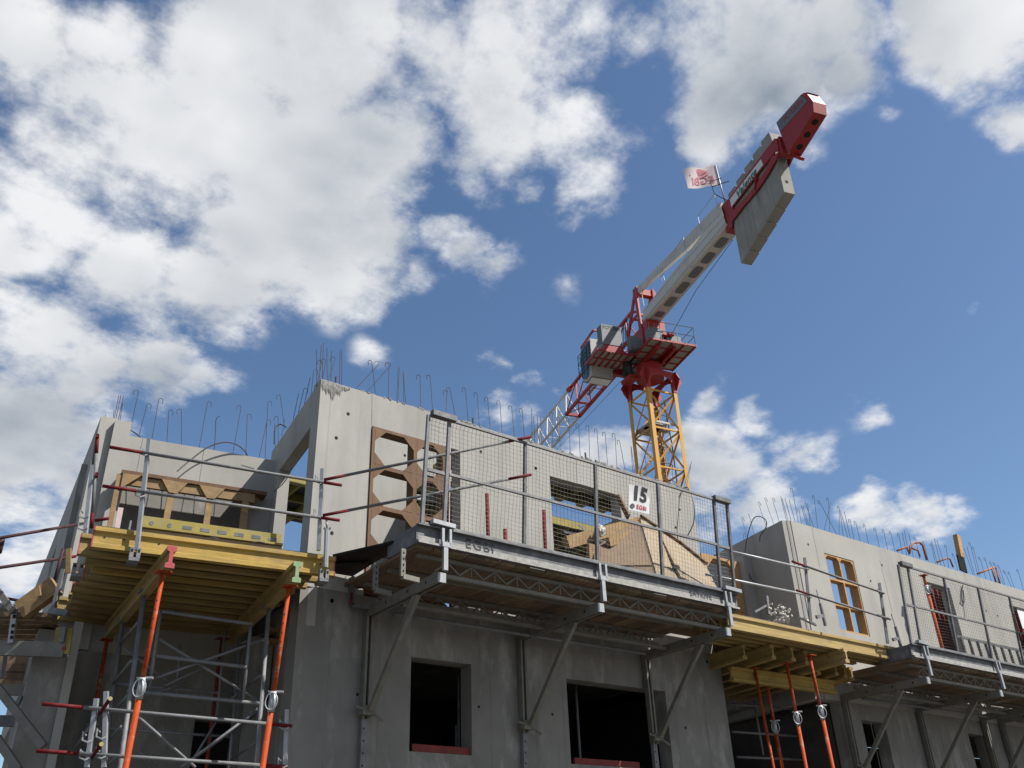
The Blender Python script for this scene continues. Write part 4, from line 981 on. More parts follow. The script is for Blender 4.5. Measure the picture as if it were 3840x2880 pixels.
lb.add([wv_(x, y) for x, y in ((-.04, -.008), (0, -.026), (.045, .004), (.045, -.01), (0, -.044), (-.04, -.024))], [(0, 5, 4, 3, 2, 1)])
lb.build('logo_mark', 'ink_grey', sg)
lettering('strap_line', 'construction', .018, (0, 0, 0), (1, 0, 0), (0, 0, 1), 'ink_grey', sg, 0, 1, 0, wsg(.5, .085)) if False else None
# second sign at the right edge
sx = 16.62
MB().box((sx + .22, 7.30, 5.56), (.44, .01, .34)).build('warning_sign', 'sign_white', label='white framed sign on the far mesh guard at the right edge of the picture', cat='sign', base=(sx, 7.3, 5.4))
fr = bpy.data.objects['warning_sign']
for c, d in (((sx - .004, 7.295, 5.56), (.02, .014, .37)), ((sx + .22, 7.295, 5.74), (.46, .014, .02)), ((sx + .22, 7.295, 5.38), (.46, .014, .02))): MB().box(c, d).build('frame', 'ink_black', fr)

# ---- things standing and leaning on the near platform
for (qt, qb, lab) in ((z5(308, 915), z5(318, 1240), 'dark red steel tube standing behind the mesh, left of the near window'), (z3(1605, 1330), c8(1605, 1385), 'tall dark red steel tube standing behind the left bay of the mesh'), (c8(1797, 1290), c8(1803, 1430), 'short red steel tube stub standing behind the left bay of the mesh')):
    a = onY(qt, 8.55); b = onY(qb, 8.55); MB().tube([a, V(b.x, 8.55, 4.72)], .024, 10).build('steel_tube', 'red_tip', smooth=True, label=lab, cat='steel tube', base=(b.x, 8.55, 4.72))
a = onY(c8(1125, 100), 8.0); MB().tube([(a.x, 8.0, 4.72), (a.x + .02, 8.0, 6.35)], .010, 6).build('thin_rod', 'plaster_pink', label='thin pale rod standing behind the second post of the near mesh guard', cat='rod', base=(a.x, 8.0, 4.72))
# leaning wooden trough panel
lt = thing('leaning_panel', 'large plywood formwork panel leaning on the main wall behind the mesh below the 15 sign', 'formwork panel', tuple(onY(z5(1240, 1450), 7.85)))
T1 = onY(z5(1105, 975), 8.62); B1 = onY(z5(1245, 1450), 7.72); B2 = onY(z5(1745, 1560), 7.72); T2 = onY(z5(1440, 1200), 8.62); T3 = onY(z5(1650, 1370), 8.2)
nrm = (B1 - T1).cross(B2 - B1).normalized()
if nrm.y > 0: nrm = -nrm
MB().prism([T1, B1, B2, T3, T2], -nrm * .03).build('plywood_face', 'plywood_pale', lt)
MB().beam(T1 + nrm * .03, T2 + nrm * .03, .05, .04, nrm).build('edge_batten', 'timber', lt)
MB().beam(T2 + nrm * .03, T3 + nrm * .03, .05, .04, nrm).build('edge_batten', 'timber', lt)
for f in (.4,):
    MB().beam(T1.lerp(T2, f) + nrm * .025, B1.lerp(B2, f) + nrm * .025, .07, .03, nrm).build('rib', 'plywood_pale', lt)
S1 = onY(z5(835, 1180), 8.0); S0 = onY(z5(700, 1340), 8.0)
MB().prism([T1 - nrm * .035, B1 - nrm * .035, V(S0.x, 7.95, B1.z), V(S1.x, 8.25, S1.z)], V(.012, .03, 0)).build('side_sheet', 'plywood_brown', lt)
def beam_thing(name, label, cat, p0, p1, w, h, m, H20=False, **k):
    b = MB(); (b.ibeam(p0, p1, w, h) if H20 else b.beam(p0, p1, w, h)); return b.build(name, m, label=label, cat=cat, base=tuple(p0), **k)
beam_thing('timber_beam', 'long yellow timber beam lying slantwise across the near window behind the mesh', 'timber beam', onY(z5(490, 1185), 8.3), onY(z5(1100, 1015), 8.75), .08, .16, 'timber_new')
beam_thing('timber_beam', 'short timber beam crossing below the long one in the near window', 'timber beam', onY(z5(840, 1180), 8.2), onY(z5(1090, 1100), 8.6), .05, .12, 'timber_new')
a = onY(z5(705, 1200), 8.2); beam_thing('timber_post', 'pale timber post standing behind the middle post of the near mesh guard', 'timber post', (a.x, 8.2, 4.72), a, .05, .14, 'timber_new')
a = onY(z5(925, 800), 8.85); b = onY(z5(1010, 970), 8.6); beam_thing('timber_plank', 'slanting plank showing behind the top of the 15 sign', 'plank', b, a, .03, .09, 'timber')
MB().tube([onY(z5(600, 1035), 8.9), onY(z5(672, 1105), 8.7)], .012, 5).build('pale_rod', 'galv', label='short pale rod leaning in the near window', cat='rod', base=tuple(onY(z5(672, 1105), 8.7)))
rb = MB(); rr = random.Random(3); p = onY(z5(770, 1085), 8.3)
for k in range(26): rb.box(p + V(rr.uniform(-.06, .06), rr.uniform(-.05, .05), rr.uniform(-.07, .07)), (rr.uniform(.015, .05),) * 3, tuple(Matrix.Rotation(rr.random() * 3, 3, V(rr.random(), rr.random(), 1)).col))
rb.build('rag_bundle', 'rubble', label='crumpled grey bundle tied on the beams in the near window', cat='bundle', base=tuple(p))
# steel scaffold bits seen behind the left bay of the mesh
for i, (x0, y0, x1, y1, m, lab) in enumerate(((710, 640, 710, 1350, 'galv_dull', 'grey upright tube at the edge of the sunlit inner wall'), (1148, 1110, 1150, 1300, 'red_tip', 'thin red tube standing inside the left opening of the main block'), (1240, 1105, 1240, 1310, 'galv', 'thin pale tube standing inside the left opening of the main block'))):
    a = onY(c8(x0, y0), 9.7); b = onY(c8(x1, y1), 9.7); MB().tube([V(a.x, 9.7, 4.6), a], .03 if i == 0 else .02, 8).build('shore_tube', m, smooth=True, label=lab, cat='steel tube', base=(a.x, 9.7, 4.6))
beam_thing('perforated_rail', 'pale perforated steel rail behind the left opening of the main block', 'steel rail', onY(c8(735, 910), 9.9), onY(c8(985, 945), 9.9), .05, .07, 'galv')
# black sheet and planks bridging left deck and near platform
P = [onZ(z4(x, y), 4.85) for x, y in ((105, 192), (690, 60), (722, 98), (440, 248), (105, 262))]
MB().prism(P, (0, 0, .025)).build('bridging_sheet', 'black_ply', label='black plywood sheet bridging the left deck and the near platform', cat='plywood sheet', base=tuple(P[0]))
P = [onZ(z4(x, y), 4.80) for x, y in ((105, 268), (440, 252), (268, 358), (100, 330))]
MB().prism(P, (0, 0, .025)).build('bridging_sheet', 'black_ply', label='smaller dark sheet tucked under the black bridging sheet', cat='plywood sheet', base=tuple(P[0]))
for i, (x, y0, y1) in enumerate(((465, 250, 500), (690, 130, 370))):
    a = onZ(z4(x, y0), 4.66); b = V(a.x, a.y, a.z - .28)
    t = thing('hook_bracket', 'perforated steel hook bracket hanging at the left end of the near platform, %s one' % ('rear', 'front')[i], 'bracket', tuple(b))
    MB().beam(a, b, .05, .03, (0, 1, 0)).build('hanger', 'steel_bracket', t); MB().beam(b, b + V(.2, .03, 0), .04, .05).build('foot', 'steel_bracket', t)
    for k in range(4): MB().box(a.lerp(b, .15 + .22 * k) + V(0, -.0165, 0), (.014, .003, .02)).build('slot', 'hole', t)
a = onY(z4(110, 370), 8.9)
ff = thing('stop_end', 'dark steel stop frame with red mark on the wall under the black sheet', 'steel frame', tuple(onY(z4(265, 590), 8.9)))
for p, q in (((262, 370), (262, 600)), ((262, 375), (430, 410)), ((262, 600), (430, 625))): MB().beam(onY(z4(*p), 8.9), onY(z4(*q), 8.9), .045, .06, (0, 1, 0)).build('bar', 'steel_dark', ff)
MB().beam(onY(z4(262, 490), 8.865), onY(z4(262, 590), 8.865), .03, .005, (0, 1, 0)).build('red_mark', 'red_tip', ff)
# timber boards across the foot of the lower windows
for (qa, qb, lab, dy) in ((z4(760, 1800), z4(1265, 1850), 'red-brown board across the foot of the left lower window', 0), (z6(560, 1622), z6(1100, 1672), 'red-brown board across the foot of the right lower window', 0)):
    a = onY(qa, FY + .06); b = onY(qb, FY + .06); b.z = a.z; beam_thing('window_board', lab, 'board', a, b, .03, .13, 'rust_red')
    
for qa, qb, lab in ((z6(570, 960), z6(606, 1655), 'thin grey tube standing inside the right lower window'), (z4(1132, 1590), z4(1136, 1700), 'short grey tube standing inside the left lower window'), (z4(1150, 1150), z4(1165, 1800), 'dim grey upright just inside the right jamb of the left lower window')):
    a = onY(qa, FY + .5); b = onY(qb, FY + .5); MB().tube([V(a.x, a.y, 1.66), a], .018, 7).build('shore_tube', 'galv_dull', smooth=True, label=lab, cat='steel tube', base=(a.x, a.y, 1.66))
# ================================================================== RIGHT-HAND FORMWORK DECK, PROPS AND GUARD RAIL
dr = thing('formwork_deck', 'pale yellow beamed formwork deck over the balcony recess on the right', 'formwork deck', (11.5, 8.6, 4.5))
for k in range(5):
    y = 7.86 + k * .16; x1 = 13.72 if k < 3 else 13.3
    MB().ibeam((9.55 + .05 * k, y, 4.70), (x1 - .1 * k, y, 4.70)).build('joist', 'joist_pale' if k == 0 else 'joist_old', dr)
MB().box((11.75, 10.0, 4.81), (2.36, 3.9, .022)).build('plywood_sheet', 'plywood_brown', dr)
MB().box((9.96, 8.41, 4.812), (1.18, 1.12, .022)).build('plywood_sheet', 'plywood_brown', dr)
for k, x in enumerate((10.35, 10.72, 11.09, 11.46, 11.88, 12.2, 12.5, 12.8, 13.05)):
    y0 = [8.3, 8.1, 8.05, 8.1, 7.72, 8.45, 8.35, 8.4, 8.45][k]
    z = 4.49
    MB().ibeam((x, y0, z), (x + .35, 10.6, z)).build('cross_joist', 'joist_pale' if k == 4 else 'joist_old', dr)
beam_thing('carrier_beam', 'yellow timber carrier beam running across the orange props on the right', 'timber beam', (10.5, 8.72, 4.28), (12.75, 8.62, 4.28), .08, .2, 'joist', True)
for i, (qt, qb, cl, lab) in enumerate(((z8(350, 975), z8(480, 1655), None, 'leftmost orange prop under the right-hand deck'), (z8(420, 995), z8(540, 1655), .60, 'second orange prop from the left under the right-hand deck, ringed collar low'),
        (z8(572, 940), z8(705, 1655), .55, 'third orange prop from the left under the right-hand deck'), (z8(730, 885), z8(890, 1655), .53, 'rightmost orange prop under the right-hand deck, with pale collar'))):
    p = onZ(qt, 4.385); q = onF(qb, p); full = p + (q - p) * (p.z / (p.z - q.z)); full.z = 0
    fr_ = (p.z - q.z) / p.z
    steel_prop(lab, p, full, (cl or 1.1) * fr_ if cl else .8)
# shoring frame deep in the recess
sf = thing('scaffold_bay', 'thin grey shoring frame deep in the dark balcony recess on the right', 'scaffold', (11.5, 10.4, 0))
for qa, qb in ((z8(165, 1215), z8(770, 1265)), (z8(195, 1408), z8(800, 1450)), (z8(225, 1582), z8(840, 1610)), (z8(345, 1200), z8(410, 1570)), (z8(720, 1320), z8(770, 1590)), (z8(765, 1235), z8(845, 1650))):
    MB().tube([onY(qa, 9.9), onY(qb, 9.9)], .019, 7).build('tube', 'galv_dull', sf, True)
# guard rail of the right deck
guard_post('galvanised guard post at the middle of the right-hand deck guard rail', onY(z7(695, 575), 7.78), onY(z7(740, 1030), 7.78), (.85, .42), 'galv_dull')
guard_post('galvanised guard post at the right end of the right-hand deck guard rail', onY(z7(1212, 750), 7.78), onY(z7(1270, 1165), 7.78), (.85, .42), 'galv_dull')
tipped_tube('upper guard tube from the near mesh guard to the right-hand deck post', onY(z7(185, 530), 7.6), onY(z7(695, 648), 7.74), t0=0, t1=.0, m='galv')
tipped_tube('lower guard tube from the near mesh guard to the right-hand deck post', onY(z7(15, 690), 7.6), onY(z7(715, 832), 7.74), t0=0, t1=.0, m='galv')
tipped_tube('upper guard tube along the right half of the right-hand deck', onY(z7(610, 600), 7.72), onY(z7(1245, 820), 7.74), t0=.28, t1=0)
tipped_tube('lower guard tube along the right half of the right-hand deck', onY(z7(640, 800), 7.72), onY(z7(1288, 1000), 7.74), t0=.26, t1=0)
for q, lab in ((z7(805, 900), 'grey screw clamp by the middle post of the right-hand deck'), (z7(1325, 1060), 'grey screw clamp at the right end of the right-hand deck')):
    p = onY(q, 7.76); t = thing('screw_clamp', lab, 'clamp', tuple(p))
    MB().tube([p, p + V(-.03, 0, .22)], .008, 6).build('screw', 'galv', t); MB().tube([p + V(0, 0, .02), p + V(.02, 0, -.30)], .024, 8).build('sleeve', 'galv_dull', t)
    MB().beam(p + V(-.16, 0, -.2), p + V(.0, 0, -.16), .03, .05).build('arm', 'galv_dull', t)
a = onY(z7(655, 985), 7.9); MB().tube([a, onY(z7(775, 1040), 7.8)], .022, 8).build('short_tube', 'galv', smooth=True, label='short pale tube end sticking out over the right-hand deck', cat='steel tube', base=tuple(a))
rb = MB(); p = onY(z7(540, 960), 8.3)
for k in range(60): rb.box(p + V(rr.gauss(0, .14), rr.gauss(0, .08), rr.uniform(-.12, .10)), (rr.uniform(.01, .06), rr.uniform(.01, .04), rr.uniform(.01, .03)), tuple(Matrix.Rotation(rr.random() * 3, 3, V(rr.random(), rr.random(), rr.random() + .1)).col))
rb.build('rubble_heap', 'rubble', kind='stuff', label='small heap of pale debris on the right-hand deck', cat='rubble', base=tuple(p))
fr2 = thing('steel_stand', 'small grey steel stand behind the left end of the right-hand deck', 'steel stand', tuple(onY(z7(440, 960), 9.3)))
MB().beam(onY(z7(430, 840), 9.3), onY(z7(445, 965), 9.3), .05, .05, (0, 1, 0)).build('post', 'galv_dull', fr2); MB().beam(onY(z7(350, 950), 9.3), onY(z7(430, 905), 9.3), .03, .03).build('arm', 'galv_dull', fr2)

# ---- far platform: orange prop, ladder, hook, red formwork inside
pt = onY(c7(291, 372), 8.6); pb = onY(c7(283, 845), 8.6)
steel_prop('orange steel prop standing on the far platform behind the mesh', V(pt.x, 8.6, pt.z), V(pt.x - .02, 8.6, 4.55), .14, r=.032)
ld = thing('ladder', 'grey ladder lying against the wall behind the far mesh guard', 'ladder', tuple(onY(c7(520, 890), 8.7)))
A = onY(c7(510, 775), 8.75); B = onY(c7(960, 915), 8.75)
MB().beam(A, V(B.x + 1, 8.75, A.z), .02, .05).build('side_rail', 'steel_dark', ld); MB().beam(V(A.x, 8.72, A.z - .40), V(B.x + 1, 8.72, A.z - .40), .02, .05).build('side_rail', 'steel_dark', ld)
for k in range(11): MB().beam((A.x + .12 + .3 * k, 8.74, A.z - .02), (A.x + .12 + .3 * k, 8.73, A.z - .38), .03, .05, (0, 1, 0)).build('rung', 'steel_dark', ld)
conduit('grey hook of cable on the wall behind the far mesh guard', [onY(c7(x, y), FY - .03) for x, y in ((553, 435), (546, 500), (550, 545), (562, 550), (556, 470))], .012)
MB().beam(onY(c7(555, 540), FY - .006), onY(c7(570, 655), FY - .006), .03, .004, (0, 1, 0)).build('slurry_run', 'concrete_slurry', wr)
for X, lab in ((17.2, 'red steel formwork panel showing in the doorway of the far platform'), (20.4, 'red steel formwork panel in the farthest doorway at the right edge')):
    t = thing('wall_shutter', lab, 'shutter', (X + .4, 9.6, 4.6)); MB().box((X + .95, 9.75, 6.0), (1.7, .06, 2.9)).build('sheet', 'rust_red', t)
    for k in range(9): MB().box((X + .2 + .18 * k, 9.70, 6.0), (.03, .05, 2.8)).build('rib', 'rust_red', t)
a = V(17.52, 9.3, 4.6); MB().beam(a, a + V(-.02, 0, 1.05), .07, .07, (0, 1, 0)).build('timber_post', 'galv_dull', label='grey post leaning in the doorway of the far platform', cat='post', base=tuple(a))
# ---- orange tubes and timber stub on top of the right-hand block
def topthing(lab, pts, m='rust_orange', r=.022):
    m = 'rust_orange'; r *= .75
    P_ = [onY(z7(*q), FY + .35) for q in pts]; return MB().tube(P_, r, 8).build('safety_stanchion', m, smooth=True, label=lab, cat='stanchion', base=tuple(P_[0]))
topthing('orange arched safety tube on the right-hand wall top, nearest the window', ((1420, 545), (1425, 495), (1450, 472), (1490, 468), (1512, 490), (1540, 590)), 'orange_prop', .03)
topthing('low orange tube frame beside the arched one on the right-hand wall top', ((1335, 525), (1400, 500), (1420, 550)), 'orange_prop', .026)
topthing('orange cross tube between the frames on the right-hand wall top', ((1430, 505), (1480, 525), (1492, 568)), 'orange_prop', .026)
topthing('orange arched tube left of the timber stub on the right-hand wall top', ((1610, 605), (1680, 577), (1700, 583), (1722, 640)), 'orange_prop', .024)
topthing('rusty square tube frame right of the timber stub', ((1890, 685), (2005, 640), (2020, 650), (2050, 770)), 'rust_red', .028)
topthing('rusty inner tube right of the timber stub', ((1990, 648), (2020, 752)), 'orange_prop', .028)
a = onY(z7(1775, 575), FY + .3); b = onY(z7(1745, 420), FY + .3); beam_thing('timber_stub', 'orange timber stub sticking up from the right-hand wall top', 'timber post', a, b, .10, .13, 'timber_orange')
a = onY(z7(1795, 670), FY + .2); b = onY(z7(1770, 562), FY + .2); beam_thing('dark_board', 'dark board at the foot of the orange timber stub', 'board', a, b, .03, .26, 'black_ply')
a = onY(z7(2160, 840), FY + .4); MB().box(a + V(.1, 0, -.05), (.5, .1, .35)).build('red_panel', 'rust_red', label='red formwork edge rising above the wall at the right border', cat='formwork panel', base=tuple(a))

# ================================================================== SIDE PLATFORM AT THE LEFT EDGE
sp = thing('side_platform', 'brown plank side platform on steel brackets at the left edge of the picture', 'work platform', tuple(onF(c3(300, 400), LP(-2.4, .6, 0))))
ref = LP(-2.6, 1.0, 0)
def sf_(q, dz=0.0): return onF(q, ref + FWD * dz)
for k in range(6):
    y0 = 20 + k * 52
    A = sf_(c3(-60, y0 + 5), .0 + .13 * k); B = sf_(c3(590, y0 + 12), .0 + .13 * k)
    MB().beam(A, B, .12, .045).build('deck_plank', 'plank', sp)
for k in range(4):
    A = sf_(c3(-60, 500 + k * 85), .9); B = sf_(c3(430, 510 + k * 85), .9); MB().beam(A, B, .03, .10).build('toe_plank', 'plank', sp)
MB().beam(sf_(c3(-60, 370)), sf_(c3(700, 395)), .06, .145).build('bracket_beam', 'steel_bracket', sp)
MB().beam(sf_(c3(-60, 820), .5), sf_(c3(490, 820), .5), .06, .11).build('bracket_beam', 'steel_bracket', sp)
MB().beam(sf_(c3(-60, 1155), .8), sf_(c3(300, 1155), .8), .06, .11).build('bracket_beam', 'steel_dark', sp)
MB().beam(sf_(c3(-40, 780)), sf_(c3(470, 1430)), .06, .075).build('brace', 'steel_bracket', sp)
MB().beam(sf_(c3(-40, 1330)), sf_(c3(200, 1680)), .06, .075).build('brace', 'steel_bracket', sp)
for x0, y0, x1, y1 in ((60, 440, 20, 700), (400, 470, 300, 740), (580, 470, 430, 770), (230, 880, 170, 1010), (380, 900, 270, 1150), (330, 1180, 220, 1660)):
    MB().beam(sf_(c3(x0, y0), .3), sf_(c3(x1, y1), .3), .03, .04, (0, 0, 1)).build('strut', 'galv_dull', sp)
hb_ = MB().beam(sf_(c3(155, 10), -.05), sf_(c3(115, 320), -.05), .055, .03, FWD).build('hanger', 'galv', sp)
for f in (.08, .4, .62, .8): MB().box(sf_(c3(155, 10), -.07).lerp(sf_(c3(115, 320), -.07), f), (.025, .025, .03)).build('slot', 'hole', hb_)
yp = [sf_(c3(x, y), -.02) for x, y in ((600, 150), (780, 160), (740, 440), (640, 425), (570, 350))]
yb = MB().prism(yp, FWD * .02).build('gusset_plate', 'form_yellow', sp)
MB().beam(sf_(c3(685, 150), -.06), sf_(c3(660, 310), -.06), .05, .03, FWD).build('hanger', 'galv_dull', sp)
MB().tube([sf_(c3(687, 377), -.03), sf_(c3(687, 377), -.035)], .02, 10).build('bolt_hole', 'rust_red', yb)
# angled timber outrigger, upright boards, maroon tubes
A = sf_(c2(215, 1085), -.1); B = sf_(c2(585, 815), -.1); beam_thing('outrigger_beam', 'slanting timber beam leaning up beside the left deck at the left edge', 'timber beam', A, B, .10, .20, 'timber_new')
for q0, q1, w, lab in ((c2(708, 690), c2(712, 435), .05, 'upright split board in front of the receding left wall'), (c2(400, 930), c2(385, 830), .05, 'short board end standing above the side platform')):
    beam_thing('upright_board', lab, 'board', sf_(q0, -.2), sf_(q1, -.2), .02, w, 'timber_new')
tipped_tube('upper dark guard tube running off the left edge', sf_(c2(-60, 335), -.6), sf_(c2(860, 175), .6), t0=0, t1=0, m='maroon_tube')
tipped_tube('lower dark guard tube running off the left edge', sf_(c2(-60, 640), -.6), sf_(c2(780, 515), .6), t0=0, t1=.1, m='maroon_tube')
tipped_tube('low dark guard tube above the side platform', sf_(c2(30, 945), .6), sf_(c2(320, 995), .6), t0=0, t1=0, m='maroon_tube')
tipped_tube('leaning maroon tube in front of the receding left wall', sf_(c2(655, 440), .1), sf_(c2(555, 800), .1), t0=0, t1=0, m='maroon_tube')
tipped_tube('maroon tube leaning in at the left edge', sf_(c2(20, 335), -.4), sf_(c2(-15, 480), -.4), t0=0, t1=0, m='maroon_tube', r=.03)
MB().beam(sf_(c2(-30, 860), -.1), sf_(c2(140, 1090), -.1), .04, .06).build('diagonal_bar', 'steel_bracket', sp)
MB().beam(sf_(c2(-30, 1050), .3), sf_(c2(230, 1080), .3), .3, .05).build('top_bar', 'steel_dark', sp)
pst = wo0 - V(.1, .55, 0)
guard_post('galvanised guard post at the left end corner of the left deck', onF(c1(470, 700), LP(-2.35, -.2, 0)), onF(c1(395, 1380), LP(-2.35, -.2, 0)), (.35, .2), 'galv')
t = tipped_tube('upright maroon tube with yellow rim at the left corner of the left deck', onF(c1(512, 440), LP(-2.3, -.3, 0)), onF(c1(458, 1255), LP(-2.3, -.3, 0)), t0=.2, t1=.15)
for q, lab in ((c1(512, 432), 'upper'), (c1(503, 775), 'lower')):
    p = onF(q, LP(-2.3, -.36, 0)); s = tipped_tube('end-on guard tube with yellow rim at the left deck corner, %s one' % lab, p, p + V(.25, 1.2, -.0), t0=.15, t1=0)
    MB().tube([p, p - V(.25, 1.2, 0).normalized() * .005], .018, 12, False).build('cut_ring', 'form_yellow', s)
tipped_tube('short red tube stub at the left end of the left deck', onF(c1(490, 1190), LP(-2.2, -.4, 0)), onF(c1(610, 1170), LP(-2.2, -.4, 0)), t0=0, t1=0, m='red_tip')
guard_post('long galvanised post leaning along the left end of the left deck', onF(c2(660, 650), LP(-2.3, .6, 0)), onF(c2(545, 1080), LP(-2.3, .6, 0)), (), 'galv_dull')
MB().beam(onF(c2(520, 1080), LP(-2.3, .6, 0)), onF(c2(710, 1110), LP(-2.3, .6, 0)), .08, .06).build('angle_bracket', 'galv_dull', label='galvanised angle bracket under the left end of the left deck', cat='bracket', base=tuple(onF(c2(520, 1080), LP(-2.3, .6, 0))))
# ================================================================== TOWER CRANE BEHIND THE BUILDING
CO = V(29.46, 26.8, 0); CA = 72.4
CU = V(math.cos(R(CA)), math.sin(R(CA)), 0); CW = V(math.sin(R(CA)), -math.cos(R(CA)), 0); UZ = V(0, 0, 1)
def CP(u, w, z): return CO + CU * u + CW * w + UZ * z
CAX = (CU, CW, UZ)
cr = thing('tower_crane', 'red white and yellow tower crane with concrete counterweights behind the building', 'tower crane', tuple(CO))
def cbox(b, u0, u1, w0, w1, z0_, z1_): return b.box(CP((u0 + u1) / 2, (w0 + w1) / 2, (z0_ + z1_) / 2), (abs(u1 - u0), abs(w1 - w0), abs(z1_ - z0_)), CAX)
def cpart(name, m, fn, parent=None):
    b = MB(); fn(b); return b.build(name, m, parent or cr)
# mast
MA = -10.5
m1 = V(math.cos(R(MA)), math.sin(R(MA)), 0); m2 = V(-math.sin(R(MA)), math.cos(R(MA)), 0)
HW = 0.76; MT = 23.0
def mp(i, j, z): return CO + m1 * (HW * i) + m2 * (HW * j) + UZ * z
cor = [(-1, -1), (1, -1), (1, 1), (-1, 1)]
for i, j in cor:
    p = mp(i, j, 0); a, c = -m1 * i, -m2 * j; t = .018; w = .19
    MB().box(p + a * (w / 2 - .095) + c * (-.095 + t / 2) + UZ * MT / 2, (w, t, MT), (m1, m2, UZ)).box(p + c * (w / 2 - .095 + t) + a * (-.095 + t / 2) + UZ * MT / 2, (t, w, MT), (m1, m2, UZ)).build('mast_leg', 'crane_yellow', cr)
PH = 2.02
for f in range(4):
    A, B = cor[f], cor[(f + 1) % 4]
    for k in range(11):
        zt = MT - .35 - k * PH; zb = zt - PH
        MB().beam(mp(*A, zt), mp(*B, zt), .07, .07).build('mast_horizontal', 'crane_yellow', cr)
        MB().beam(mp(*A, zt - .12), mp(*B, zb + .12), .085, .05, m1 + m2).build('mast_diagonal', 'crane_yellow', cr)
        if f in (0, 3): MB().beam(mp(*B, zt - .12), mp(*A, zb + .12), .085, .05, m1 - m2).build('mast_diagonal', 'crane_yellow', cr)
# landing, ladder with hoops, cables inside the mast
def landing(b):
    b.box(mp(0, 0, 20.9), (1.36, 1.36, .03), (m1, m2, UZ))
MB().box(mp(-.35, .1, 20.95), (.8, 1.3, .03), (m1, m2, UZ)).build('landing_floor', 'grating', cr)
MB().beam(mp(-.9, -.9, 21.0), mp(.9, -.9, 21.0), .05, .1).beam(mp(-.9, .9, 21.0), mp(.9, .9, 21.0), .05, .1).beam(mp(-.9, -.9, 21.0), mp(-.9, .9, 21.0), .05, .1).beam(mp(-.9, 0, 20.95), mp(.9, 0, 20.95), .3, .03).build('mast_landing', 'grating', cr)
lz = MB()
for s in (.2, .62): lz.tube([mp(s, .35, 12), mp(s, .35, 22.4)], .022, 5)
for k in range(34): lz.tube([mp(.2, .35, 12.2 + .3 * k), mp(.62, .35, 12.2 + .3 * k)], .012, 4)
lz.build('mast_ladder', 'galv', cr)
for k in range(12):
    z = 12.3 + k * .85; MB().tube([mp(.41, .35, z) + (m1 * math.cos(a) * .42 - m2 * (.05 + math.sin(a) * .5)) for a in [math.pi * q / 8 for q in range(9)]], .014, 4).build('ladder_hoop', 'crane_dark', cr)
MB().tube([mp(.75, -.2, 22.6), mp(.8, -.35, 20), mp(.82, -.35, 14), mp(.8, -.4, 10)], .03, 6).build('power_cable', 'conduit', cr)
# slewing ring support
def collar(b):
    b.tube([mp(0, 0, 23.05), mp(0, 0, 23.9)], .82, 24); 
cpart('slewing_ring', 'crane_red', lambda b: b.tube([CO + UZ * 23.7, CO + UZ * 24.4], .7, 28))
for f in range(4):
    A, B = V(*cor[f], 0), V(*cor[(f + 1) % 4], 0)
    def P_(t, z, o=1.08): c = A.lerp(B, t); return mp(c.x * o, c.y * o, z)
    pts = [P_(-.08, 23.82), P_(1.08, 23.82), P_(1.24, 23.35), P_(1.04, 22.85), P_(.93, 22.95)] + [P_(.5 + .40 * math.cos(a), 23.05 + .50 * math.sin(a)) for a in [math.pi * k / 8 for k in range(9)]] + [P_(.07, 22.95), P_(-.04, 22.85), P_(-.24, 23.35)]
    n_ = (mp(B.x, B.y, 0) - mp(A.x, A.y, 0)).cross(UZ).normalized() * .05
    MB().prism(pts, n_).build('ring_support', 'crane_red', cr)
for i, j in cor: MB().beam(mp(i * 1.02, j * 1.02, 22.7), mp(i * 1.02, j * 1.02, 23.6), .2, .2, m1).build('leg_socket', 'crane_red', cr)
cpart('access_step', 'crane_red', lambda b: b.box(mp(-1.55, .1, 23.45), (.5, .8, .18), (m1, m2, UZ)))
MB().tube([mp(-1.75, -.2, 23.5), mp(-1.75, -.2, 24.1), mp(-1.4, -.2, 24.05)], .02, 5).tube([mp(-1.75, .4, 23.5), mp(-1.75, .4, 24.1), mp(-1.75, -.2, 24.1)], .02, 5).build('step_rail', 'crane_dark', cr)
# slewing platform with grating bays
def grid(nm, u0, u1, w0, w1, z, nu, nw, skip=()):
    fr = MB()
    for k in range(nu + 1):
        u = u0 + (u1 - u0) * k / nu; cbox(fr, u - .03, u + .03, w0, w1, z - .06, z + .03)
    for k in range(nw + 1):
        w = w0 + (w1 - w0) * k / nw; cbox(fr, u0 - .03, u1 + .03, w - .035, w + .035, z - .09, z + .031)
    f = fr.build(nm + '_frame', 'crane_red', cr)
    for i in range(nu):
        for j in range(nw):
            if (i, j) in skip: continue
            b = MB(); cbox(b, u0 + (u1 - u0) * i / nu + .03, u0 + (u1 - u0) * (i + 1) / nu - .03, w0 + (w1 - w0) * j / nw + .035, w0 + (w1 - w0) * (j + 1) / nw - .035, z - .02, z); b.build('floor_panel', 'grating', f)
    return f
grid('machine_platform', -2.2, .2, -1.0, 1.45, 24.62, 4, 4, ((1, 2), (2, 2)))
cpart('machine_bed', 'crane_dark', lambda b: cbox(b, -1.5, -.4, .3, .85, 24.66, 24.9))
grid('cab_platform', -.58, .86, -3.0, -1.0, 24.62, 2, 6)
cpart('turntable_beam', 'crane_red', lambda b: (cbox(b, -1.9, 1.6, -.5, -.36, 24.35, 24.7), cbox(b, -1.9, 1.6, .36, .5, 24.35, 24.7), cbox(b, .9, 1.15, -2.6, .5, 24.3, 24.56)))
cpart('turret', 'crane_red', lambda b: (cbox(b, -.75, .9, -.55, .55, 24.66, 26.3), cbox(b, -1.2, -.75, -.5, .5, 25.2, 26.45)))
cpart('slew_motor', 'crane_dark', lambda b: (b.tube([CP(.25, -1.05, 24.0), CP(.25, -1.05, 24.75)], .24, 14), cbox(b, .05, .45, -1.3, -.8, 23.95, 24.1)))
